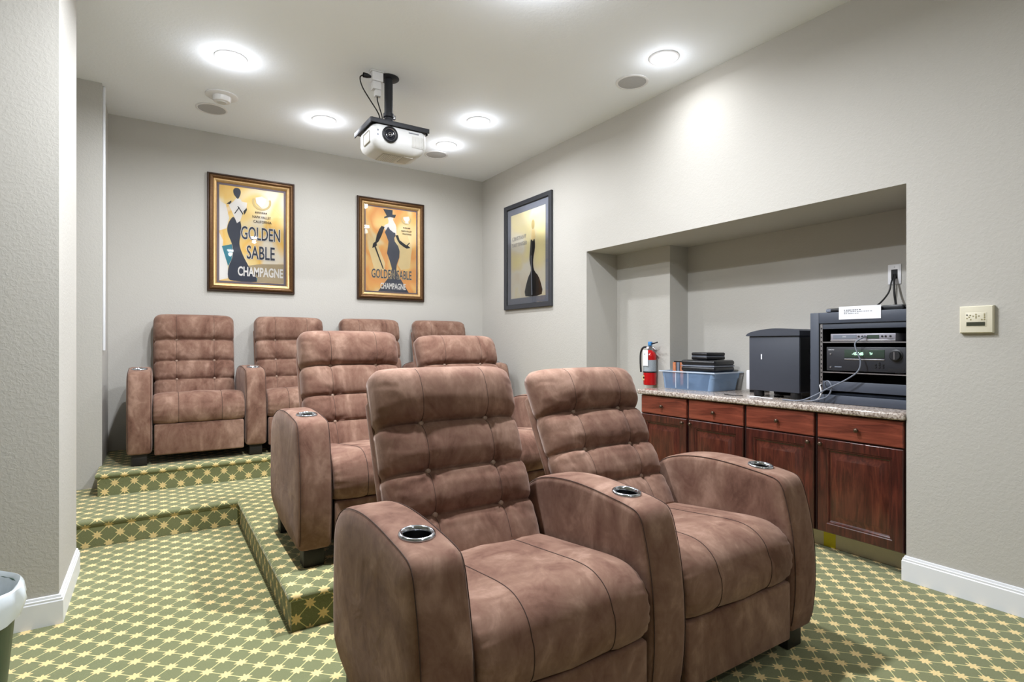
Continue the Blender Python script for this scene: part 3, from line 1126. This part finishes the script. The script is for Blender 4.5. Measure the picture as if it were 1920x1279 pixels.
# fire extinguisher on a wall bracket
fe = thing('fire_extinguisher', 'red fire extinguisher with paper tag on the niche wall', 'fire extinguisher', (3.573, 3.352, .868), RZ)
MB().lathe([(.048, 0), (.054, .004), (.055, .02), (.055, .245), (.052, .262), (.040, .282), (.022, .294), (.018, .30)], 28, cap0=True, cap1=True).build('cylinder', 'red', fe, 40)
MB().lathe([(.0556, .118), (.0556, .215)], 28).build('label_wrap', 'label_grey', fe, 180)
MB().lathe([(.0566, .108), (.0574, .112), (.0566, .118)], 28).build('strap', 'black', fe, 180)
MB().lathe([(.017, .295), (.019, .30), (.019, .33), (.012, .335)], 16, cap1=True).build('valve', 'steel', fe, 40)
MB().box(-.012, .020, -.016, .016, .335, .372, .008, 3).build('blue_cap', 'bluecap', fe)
MB().tube([(.012, 0, .352), (.05, 0, .358), (.085, 0, .366)], .006, 8).build('lever', 'black', fe, 180)
MB().tube([(.010, 0, .335), (.045, 0, .315), (.078, 0, .292)], .0065, 8).build('carry_handle', 'steel', fe, 180)
MB().tube(crom([(-.012, -.01, .325), (-.045, -.03, .322), (-.066, -.04, .28), (-.066, -.045, .20), (-.060, -.045, .11)], 6), .0085, 8).build('hose', 'cable', fe, 180)
MB().lathe([(.012, 0), (.012, .010), (.009, .012), (0, .012)], 16, (-.004, -.016, .318), axis='y').build('gauge', 'white', fe, 40)
MB().box(-.022, .034, -.0605, -.0595, .165, .300).build('inspection_tag', 'paper', fe, 0)
MB().box(-.008, .002, -.0612, -.0603, .262, .268).build('tag_print', 'ink', fe, 0)
MB().lathe([(.021, 0), (.021, .0008), (0, .0009)], 22, (-.020, -.0525, .062), axis='y').build('round_label', 'laurel', fe, 40)
MB().lathe([(.009, 0), (.009, .0006), (0, .0007)], 14, (-.020, -.0535, .064), axis='y').build('label_mark', 'ink', fe, 40)
MB().box(-.012, .012, .05, .062, .05, .31).build('bracket', 'steel', fe, 0)

# thermostat
tm = thing('thermostat', 'ivory keypad thermostat with dark display on the beige wall', 'thermostat', (WX - .0002, 1.004, 1.335), RZ)
MB().rings(.128, .128, [(0, 0), (0, .018), (.004, .022), (.006, .0225)]).build('case', 'therm', tm, 20)
MB().box(-.040, .040, -.0235, -.022, -.034, .034, .0006).build('face_plate', 'therm', tm)
MB().box(-.036, .034, -.0245, -.0232, -.030, -.012).build('display', 'thermlcd', tm, 0)
for (a, b) in ((-.034, .022), (-.022, .020), (-.026, .012), (-.034, .006), (-.02, .0), (0, .024), (0, .016), (0, .008), (-.011, .016), (.011, .016), (.032, .024), (.032, .016), (.032, .008), (.022, -.001), (.032, -.001)):
    MB().lathe([(.0032, 0), (.003, .0012), (0, .0013)], 8, (a, -.0235, b), axis='y').build('button', 'thermbtn' if (a, b) != (-.034, .022) else 'ink', tm, 40)

# ------------------------------------------------------------------ pictures
def picture(name, label, loc, rz, w, h, frame, fprof_mats, fw, mat, matw, ground):
    t = thing(name, label, 'framed poster', loc, rz)
    fr = None
    for k, (prof, mm) in enumerate(fprof_mats):
        o = MB().rings(w, h, prof, cap=False).build('frame' if k == 0 else ('frame_moulding' if k == 1 else 'inner_fillet'), mm, t if k == 0 else fr, 25)
        fr = fr or o
    MB().box(-w / 2 + .01, w / 2 - .01, -.004, 0, -h / 2 + .01, h / 2 - .01).build('backing_board', 'black', t, 0)
    MB().rings(w - 2 * fw, h - 2 * fw, [(-.004, .006), (matw, .006), (matw + .002, .0045)], cap=False).build('mat_border', mat, t, 0)
    aw, ah = w - 2 * fw - 2 * matw, h - 2 * fw - 2 * matw
    pr = MB().rings(aw + .01, ah + .01, [(0, .0044), (.001, .0048)]).build('poster_print', ground, t, 0)
    MB().rings(w - 2 * fw + .006, h - 2 * fw + .006, [(0, .0135), (.001, .0145)]).build('glass_pane', 'glass', t, 0)
    return t, pr, aw, ah
gold = [([(0, 0), (0, .018), (.004, .024), (.012, .026), (.016, .022)], 'frame_dark'),
        ([(.016, .022), (.024, .031), (.034, .034), (.044, .028), (.048, .022)], 'frame_mid'),
        ([(.048, .022), (.052, .026), (.058, .025), (.074, .016), (.080, .008)], 'frame_gold')]
PW, PH = .748, 1.072
def art(par, aw, ah, items):
    for k, (nm, pts, mm) in enumerate(items):
        MB().poly([((u - .5) * aw, (min(max(v, .003), .997) - .5) * ah) for u, v in pts], .0052 + k * .00025, .0002).build(nm, mm, par, 0)
def ell(cx, cy, rx, ry, n=20, a0=0, a1=2 * PI):
    return [(cx + rx * math.cos(a0 + (a1 - a0) * k / n), cy + ry * math.sin(a0 + (a1 - a0) * k / n)) for k in range(n)]
def arc(cx, cy, rx, ry, t, a0, a1, n=18):
    o = [(cx + rx * math.cos(a0 + (a1 - a0) * k / n), cy + ry * math.sin(a0 + (a1 - a0) * k / n)) for k in range(n + 1)]
    return o + [(cx + (rx - t) * math.cos(a0 + (a1 - a0) * k / n), cy + (ry - t * .6) * math.sin(a0 + (a1 - a0) * k / n)) for k in range(n, -1, -1)]

t, pr, aw, ah = picture('framed_poster', 'gold framed champagne poster with a dark gowned figure seen from behind', (.775, BY - .003, 2.238), 0, PW, PH, 'gold', gold, .078, 'mat_taupe', .018, 'ground1')
P1 = [
 ('pale_area', [(0.005, 0.5), (.06, .42), (0.052, 0.355), (0.129, 0.15), (0.13, 0.029), (0.005, 0.006)], 'pale'),
 ('pale_area', [(0.005, 0.83), (.10, .80), (.15, .66), (.11, .55), (.005, .52)], 'pale'),
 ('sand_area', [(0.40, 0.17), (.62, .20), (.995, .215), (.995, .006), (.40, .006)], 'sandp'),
 ('teal_block', [(0.041, 0.36), (0.188, 0.389), (0.202, 0.332), (0.186, 0.231), (0.134, 0.156)], 'tealp'),
 ('teal_block', [(0.509, 0.076), (0.576, 0.046), (0.567, 0.008), (0.551, 0.011)], 'tealp'),
 ('gown', crom([(0.215, 0.677), (0.153, 0.628), (0.121, 0.559), (0.131, 0.493), (0.181, 0.408), (0.202, 0.343), (0.192, 0.242), (0.14, 0.151), (0.133, 0.04), (0.212, 0.008), (0.567, 0.008), (0.444, 0.168), (0.353, 0.286), (0.303, 0.394), (0.32, 0.496), (0.33, 0.586), (0.305, 0.651), (0.269, 0.617)], 3, True), 'navy'),
 ('figure', [(0.252, 0.875), (0.315, 0.875), (0.335, 0.849), (0.419, 0.842), (0.409, 0.777), (0.362, 0.745), (0.34, 0.698), (0.315, 0.641), (0.264, 0.614), (0.226, 0.678), (0.176, 0.751), (0.14, 0.798), (0.21, 0.837)], 'pale'),
 ('hair', crom([(0.264, .985), (0.299, 0.98), (0.321, 0.955), (0.316, 0.919), (0.283, 0.872), (0.251, 0.886), (0.218, 0.916), (0.209, 0.954), (0.229, 0.978)], 3, True), 'navy'),
 ('bow', [(0.105, 0.803), (0.178, 0.846), (0.183, 0.829), (0.156, 0.803), (0.134, 0.807)], 'ink'),
 ('bow', [(0.362, 0.745), (0.411, 0.788), (0.417, 0.766), (0.379, 0.713)], 'ink'),
 ('strap', [(0.225, 0.717), (0.295, 0.786), (0.305, 0.78), (0.234, 0.71)], 'ink'),
 ('strap', [(0.271, 0.791), (0.285, 0.794), (0.363, 0.72), (0.351, 0.71)], 'ink'),
 ('laurel_wreath', arc(.645, .868, .150, .090, .032, -PI * 1.12, PI * .12), 'laurel'),
 ('emblem', [(0.546, 0.908), (0.648, 0.929), (0.723, 0.902), (0.698, 0.854), (0.644, 0.804), (0.612, 0.818), (0.556, 0.852)], 'pale'),
]
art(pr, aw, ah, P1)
def tx(par, aw, ah, body, u0, v0, u1, v1, mm, halo=None, hw=.004, d=.0092, bold=.012):
    word(par, 'lettering', body, (u0 - .5) * aw, (v0 - .5) * ah, (u1 - u0) * aw, (v1 - v0) * ah, d, mm, halo, hw, bold)
tx(pr, aw, ah, 'GOLDEN', .325, .452, .935, .592, 'navy', 'pale')
tx(pr, aw, ah, 'SABLE', .412, .247, .852, .391, 'navy', 'pale')
tx(pr, aw, ah, 'CHAMPAGNE', .276, .061, .985, .163, 'pale', bold=.03)
tx(pr, aw, ah, 'NAPA VALLEY', .50, .690, .79, .716, 'frame_dark')
tx(pr, aw, ah, 'CALIFORNIA', .515, .640, .80, .668, 'frame_dark')
for k in range(6):
    MB().box((.545 + k * .032 - .5) * aw, (.545 + k * .032 + .018 - .5) * aw, -.0093, -.009, (.742 - .5) * ah, (.760 - .5) * ah).build('small_print', 'frame_dark', pr, 0)

t, pr, aw, ah = picture('framed_poster', 'gold framed champagne poster with a figure in top hat holding a cane', (2.139, BY - .003, 2.223), 0, PW, PH, 'gold', gold, .078, 'mat_taupe', .012, 'ground2')
P2 = [
 ('cream_area', [(0.099, 0.645), (0.231, 0.548), (0.374, 0.341), (0.359, 0.255), (0.167, 0.256), (0.058, 0.494)], 'creamp'),
 ('cream_area', [(0.655, 0.771), (0.822, 0.696), (0.912, 0.548), (0.864, 0.302), (0.69, 0.271), (0.619, 0.333), (0.661, 0.422), (0.659, 0.531), (0.579, 0.646)], 'creamp'),
 ('figure', [(0.444, 0.870), (0.522, 0.875), (0.576, 0.82), (0.594, 0.788), (0.599, 0.691), (0.569, 0.70), (0.472, 0.730), (0.437, 0.76), (0.394, 0.73), (0.34, 0.771), (0.375, 0.80), (0.436, 0.820)], 'pale'),
 ('face', [(0.426, 0.889), (0.469, 0.9), (0.539, 0.891), (0.522, 0.864), (0.479, 0.845), (0.432, 0.862)], 'pale'),
 ('gown', [(0.433, 0.782), (0.472, 0.747), (0.542, 0.717), (0.572, 0.716), (0.578, 0.678), (0.552, 0.655), (0.562, 0.612), (0.633, 0.557), (0.66, 0.499), (0.652, 0.422), (0.602, 0.332), (0.594, 0.266), (0.621, 0.213), (0.692, 0.151), (0.843, 0.003), (0.241, 0.003), (0.387, 0.127), (0.49, 0.207), (0.506, 0.283), (0.461, 0.378), (0.411, 0.462), (0.432, 0.55), (0.44, 0.604), (0.395, 0.676), (0.368, 0.712)], 'dusk'),
 ('glove', [(0.306, 0.783), (0.364, 0.771), (0.308, 0.67), (0.248, 0.591), (0.21, 0.568), (0.217, 0.541), (0.165, 0.52), (0.127, 0.507), (0.144, 0.563), (0.187, 0.587), (0.212, 0.664), (0.263, 0.742)], 'ink'),
 ('glove', [(0.578, 0.687), (0.63, 0.693), (0.657, 0.635), (0.736, 0.602), (0.798, 0.579), (0.858, 0.616), (0.872, 0.611), (0.824, 0.58), (0.877, 0.551), (0.799, 0.54), (0.737, 0.558), (0.658, 0.591), (0.614, 0.632)], 'ink'),
 ('cane', [(0.165, 0.528), (0.19, 0.537), (0.348, 0.271), (0.327, 0.272)], 'ink'),
 ('top_hat', [(0.337, 0.985), (0.52, 0.985), (0.518, 0.932), (0.588, 0.935), (0.566, 0.895), (0.469, 0.9), (0.356, 0.876), (0.361, 0.895), (0.408, 0.909)], 'navy'),
 ('laurel_wreath', arc(.79, .893, .105, .062, .025, -PI * 1.12, PI * .12), 'laurel'),
 ('emblem', [(0.731, 0.919), (0.844, 0.934), (0.867, 0.898), (0.828, 0.867), (0.846, 0.846), (0.767, 0.846), (0.77, 0.868), (0.735, 0.892)], 'pale'),
]
art(pr, aw, ah, P2)
tx(pr, aw, ah, 'GOLDEN SABLE', .112, .158, .900, .266, 'dusk', 'creamp', .0025)
tx(pr, aw, ah, 'CHAMPAGNE', .278, .032, .781, .106, 'pale', bold=.03)
tx(pr, aw, ah, 'NAPA VALLEY', .695, .740, .905, .760, 'frame_dark')
tx(pr, aw, ah, 'CALIFORNIA', .715, .706, .90, .724, 'frame_dark')
for k in range(5):
    MB().box((.735 + k * .030 - .5) * aw, (.735 + k * .030 + .018 - .5) * aw, -.0093, -.009, (.782 - .5) * ah, (.796 - .5) * ah).build('small_print', 'frame_dark', pr, 0)

black = [([(0, 0), (0, .022), (.004, .026), (.044, .024)], 'frame_black'), ([(.044, .024), (.050, .014), (.052, .008)], 'ink')]
t, pr, aw, ah = picture('framed_poster', 'black framed poster with grey mat on the side wall beyond the niche', (WX - .003, 4.748, 2.156), RZ, .862, 1.130, 'black', black, .052, 'mat_grey', .062, 'ground3')
P3 = [
 ('tall_shape', crom([(.60, .66), (.655, .63), (.70, .655), (.715, .55), (.665, .42), (.69, .30), (.83, .20), (.90, .015), (.44, .015), (.50, .20), (.60, .30), (.56, .42), (.575, .55)], 3, True), 'ink'),
 ('pale_shape', ell(.66, .82, .045, .055), 'laurel'),
 ('pale_shape', [(.60, .655), (.625, .76), (.70, .76), (.73, .66), (.655, .64)], 'creamp'),
 ('light_stripe', [(.60, .47), (.615, .47), (.645, .02), (.615, .02)], 'mat_grey'),
]
art(pr, aw, ah, P3)
tx(pr, aw, ah, "L'INSTANT", .06, .690, .47, .735, 'vent')
tx(pr, aw, ah, 'TAITTINGER', .04, .612, .50, .657, 'vent')

# ------------------------------------------------------------------ ceiling fittings
def downlight(x, y, label, group='recessed ceiling downlights', power=1.0, drop=.018, tilt=(0, 0), spread=168, ceil_fill=0.0):
    t = thing('downlight', label, 'downlight', (x, y, CEIL - .0005), 0, group)
    MB().lathe([(.100, 0), (.100, -.004), (.094, -.008), (.074, -.010), (.064, -.004), (.060, -.0015)], 36).build('trim_ring', 'white', t, 40)
    MB().lathe([(.060, -.002), (.056, -drop * .6), (.040, -drop), (0, -drop - .003)], 28).build('lamp_lens', 'lamp', t, 60)
    ld = bpy.data.lights.new('downlight_lamp', 'AREA')
    ld.shape = 'DISK'
    ld.size = .11
    ld.energy = LAMP_W * power
    ld.color = LAMP_COL
    ld.spread = math.radians(spread)
    lo = bpy.data.objects.new('downlight_lamp', ld)
    COL.objects.link(lo)
    lo.parent = t
    lo.location = (0, 0, -drop - .012)
    lo.rotation_euler = (math.radians(tilt[0]), math.radians(tilt[1]), 0)
    if ceil_fill > 0:             # added point light under the lens, unseen, lightens the ceiling around it
        ld = bpy.data.lights.new('ceiling_fill_light', 'POINT')
        ld.shadow_soft_size = .035
        ld.energy = ceil_fill
        ld.color = LAMP_COL
        lo = bpy.data.objects.new('ceiling_fill_light', ld)
        COL.objects.link(lo)
        lo.parent = t
        lo.location = (0, 0, -drop - .075)
    return t
downlight(.432, 4.141, 'lit downlight near the aisle, above the first poster', drop=.03, power=.80, ceil_fill=2.4)
downlight(1.224, 4.86, 'lit downlight close to the back wall behind the projector', drop=.035, power=.26, ceil_fill=1.6)
downlight(2.345, 4.164, 'lit downlight beside the projector, away from the walls', power=.50, ceil_fill=2.0)
downlight(2.368, 4.834, 'lit downlight near the back corner, next to a ceiling speaker', drop=.03, power=.22, ceil_fill=1.6)
downlight(2.87, 2.567, 'lit downlight above the niche, next to the round ceiling speaker', drop=.025, power=.15, ceil_fill=1)
downlight(.43, 2.45, 'lit downlight above the aisle in front of the steps', power=1.4, ceil_fill=9)
downlight(1.62, 2.25, 'added unseen downlight above the gap between front and middle row', power=1.6, ceil_fill=10)  # extra lamp out of view, put in to light the seats from above
downlight(1.5, .55, 'added unseen downlight over the open floor before the front row', power=.12, ceil_fill=2)  # added out of view to brighten the chair backs
downlight(1.3, -1.2, 'added fill downlight in the unseen front of the room towards the screen', power=.28, ceil_fill=4)  # added fill lamp behind the camera for the column and side wall

def ceiling_speaker(x, y, label):
    t = thing('ceiling_speaker', label, 'speaker', (x, y, CEIL - .0005), 0, 'round ceiling speakers')
    MB().lathe([(.118, 0), (.118, -.003), (.112, -.006), (.103, -.006), (.101, -.003)], 40).build('bezel', 'white', t, 40)
    MB().lathe([(.102, -.0028), (.06, -.0045), (0, -.005)], 40).build('grille', 'grille', t, 60)
ceiling_speaker(.395, 5.127, 'round grey ceiling speaker behind the smoke detector')
ceiling_speaker(2.942, 2.934, 'round grey ceiling speaker near the side wall above the niche')
ceiling_speaker(2.402, 5.135, 'round grey ceiling speaker in the back corner behind the projector')
sd = thing('smoke_detector', 'white round smoke detector on the ceiling near the aisle', 'smoke detector', (.440, 4.815, CEIL - .0005))
MB().lathe([(.115, 0), (.115, -.006), (.108, -.010), (.066, -.012)], 36, cap1=False).build('base_plate', 'white', sd, 40)
MB().lathe([(.066, -.010), (.064, -.035), (.056, -.048), (.036, -.050)], 32).build('housing', 'white', sd, 40)
MB().lathe([(.037, -.0495), (.032, -.056), (0, -.057)], 24).build('sensor_cap', 'offwhite', sd, 40)

# ------------------------------------------------------------------ projector on its ceiling mount
PX, PY = 1.422, 3.845
cm = thing('projector_mount', 'black ceiling pole mount with tray holding the white projector', 'projector mount', (PX, PY, CEIL - .0005))
MB().lathe([(.075, 0), (.075, -.006), (.070, -.010), (.030, -.012)], 32).build('ceiling_plate', 'mount', cm, 40)
MB().lathe([(.030, -.008), (.030, -.27)], 24).build('pole', 'mount', cm, 180)
MB().lathe([(.030, -.255), (.038, -.260), (.038, -.285), (.030, -.290), (.030, -.300), (.036, -.304), (.036, -.320), (.026, -.326), (.026, -.372)], 24).build('clamp_collar', 'mount', cm, 30)
MB().box(.030, .052, -.012, .012, -.292, -.262, .004).build('clamp_bolt', 'steel', cm)
tr = MB().box(-.178, .250, -.150, .215, -.384, -.368, .003).build('tray', 'mount', cm)
MB().box(-.178, .250, -.156, -.148, -.398, -.366, .002).build('tray_lip', 'mount', tr)
MB().box(-.184, -.176, -.150, .215, -.404, -.366, .002).build('tray_lip', 'mount', tr)
MB().box(.242, .249, -.13, -.10, -.404, -.384, .002).build('tray_clip', 'mount', tr)

pj = thing('projector', 'white projector with black lens hanging under the ceiling mount', 'projector', (PX + .036, PY - .145, CEIL - .575))
def proj_body():
    vs, fs = [], []
    W, D, Hh = .203, .300, .185
    def ring(w, f, b, z, n=8):
        r = .045
        o = len(vs)
        for cx, cy, a0 in ((w - r, f + r, -PI / 2), (w - r, b - r, 0), (-w + r, b - r, PI / 2), (-w + r, f + r, PI)):
            for k in range(n):
                a = a0 + k / (n - 1) * PI / 2
                vs.append((cx + r * math.cos(a), cy + r * math.sin(a), z))
        return o
    zz = [(W - .075, .055, D - .06, .0), (W - .035, .025, D - .03, .018), (W - .008, .006, D - .008, .045), (W, 0, D, .075), (W, 0, D, .150), (W - .006, .006, D - .006, .174), (W - .020, .02, D - .02, Hh)]
    os_ = [ring(*q) for q in zz]
    n = 32
    for a, b in zip(os_[:-1], os_[1:]):
        for k in range(n):
            fs.append((a + k, a + (k + 1) % n, b + (k + 1) % n, b + k))
    fs.append(tuple(os_[-1] + k for k in range(n)))
    fs.append(tuple(os_[0] + k for k in reversed(range(n))))
    return MB().add(vs, fs)
proj_body().build('body', 'offwhite', pj, 50)
ln = MB().lathe([(.056, -.004), (.056, .010), (.050, .014), (.047, .012), (.044, .004)], 32, (-.080, 0, .112), axis='y').build('lens_barrel', 'black', pj, 40)
MB().lathe([(.044, .006), (.041, .010), (.038, .006)], 32, (-.080, 0, .112), axis='y').build('lens_ring', 'steel', ln, 60)
MB().lathe([(.039, .004), (.030, .000), (.022, .002), (.012, .005), (0, .006)], 28, (-.080, 0, .112), axis='y').build('front_element', 'lens', ln, 180)
MB().lathe([(.016, .004), (.014, .010), (.010, .008)], 20, (-.080, 0, .112), axis='y').build('inner_ring', 'steel', ln, 60)
vg = MB().box(-.105, .03, .07, .23, -.004, .004, .002).build('lower_vent', 'vent', pj)
for k in range(9):
    MB().box(-.098 + k * .014, -.092 + k * .014, .075, .225, -.006, -.0035).build('vent_slat', 'offwhite', vg, 0)
MB().box(.045, .115, .06, .20, -.004, .004, .002).build('lower_vent', 'vent', pj)
sg = MB().box(-.2055, -.200, .06, .19, .06, .14, .008).build('side_grille', 'vent', pj)
for k in range(11):
    MB().box(.085 + k * .009, .089 + k * .009, -.0015, .001, .055, .135).build('front_louvre', 'vent', pj, 0)
for zz in (.130, .100):
    MB().lathe([(.006, 0), (.005, .002), (0, .0021)], 12, (-.165, 0, zz), axis='y').build('sensor_window', 'greycable', pj)
MB().box(.06, .135, -.0016, .001, .150, .158).build('maker_mark', 'greyink', pj, 0)
ad = thing('ceiling_socket', 'white plug adapter on the ceiling beside the projector pole', 'socket', (1.315, 3.80, CEIL - .0005))
MB().box(-.045, .045, -.035, .035, -.012, 0, .003).build('plate', 'offwhite', ad)
MB().box(-.038, .042, -.032, .032, -.075, -.012, .005).build('adapter_block', 'white', ad)
MB().box(-.030, .030, -.025, .030, -.130, -.075, .006).build('adapter_block', 'white', ad)
MB().box(-.012, .030, -.02, .022, -.175, -.130, .005).build('lower_plug', 'white', ad)
MB().lathe([(.017, 0), (.016, .03), (.008, .055)], 12, (-.038, 0, -.045), axis='x').build('plug', 'cable', ad, 40)
ad.children[-1].location = (-.055, 0, 0)
cable('projector_cable', [(1.225, 3.80, CEIL - .045), (1.20, 3.80, CEIL - .07), (1.215, 3.80, CEIL - .13), (1.27, 3.81, CEIL - .20), (1.33, 3.825, CEIL - .265), (1.358, 3.850, CEIL - .30), (1.360, 3.856, CEIL - .36)], .0045, 'cable', 'outer black cord looping from the ceiling socket to the mount')
cable('projector_cable', [(1.322, 3.80, CEIL - .175), (1.325, 3.80, CEIL - .205), (1.345, 3.815, CEIL - .245), (1.366, 3.83, CEIL - .285), (1.374, 3.838, CEIL - .32), (1.374, 3.84, CEIL - .362)], .0045, 'cable', 'shorter black cord hanging between the ceiling socket and the pole')

# ------------------------------------------------------------------ waste bin
wb = thing('waste_bin', 'dark green waste bin with a white liner beside the column', 'waste bin', (-.548, 2.385, 0), 0)
def rrect(w, d, r, z, n=6, jit=0.0):
    o = []
    for cx, cy, a0 in ((w - r, -d + r, -PI / 2), (w - r, d - r, 0), (-w + r, d - r, PI / 2), (-w + r, -d + r, PI)):
        for k in range(n):
            a = a0 + k / (n - 1) * PI / 2
            o.append((cx + r * math.cos(a) + random.uniform(-jit, jit), cy + r * math.sin(a) + random.uniform(-jit, jit), z + random.uniform(-jit, jit)))
    return o
def stack(ringsl, capb=False):
    n = len(ringsl[0])
    vs = [p for r_ in ringsl for p in r_]
    fs = []
    for i in range(len(ringsl) - 1):
        for k in range(n):
            fs.append((i * n + k, i * n + (k + 1) % n, (i + 1) * n + (k + 1) % n, (i + 1) * n + k))
    if capb:
        fs.append(tuple(reversed(range(n))))
    return MB().add(vs, fs)
def circ(r, z, n=40, jit=0.0):
    return [((r + random.uniform(-jit, jit)) * math.cos(2 * PI * k / n), (r + random.uniform(-jit, jit)) * math.sin(2 * PI * k / n), z + random.uniform(-jit, jit)) for k in range(n)]
stack([circ(.138, 0), circ(.176, .425), circ(.183, .432), circ(.170, .434), circ(.132, .01)], True).build('bin_body', 'bin', wb, 40)
stack([circ(.138, .20, jit=.003), circ(.152, .34, jit=.003), circ(.168, .430, jit=.002), circ(.182, .446, jit=.004), circ(.192, .438, jit=.004),
       circ(.194, .395, jit=.006), circ(.187, .345, jit=.008)]).build('liner', 'bag', wb, 60)
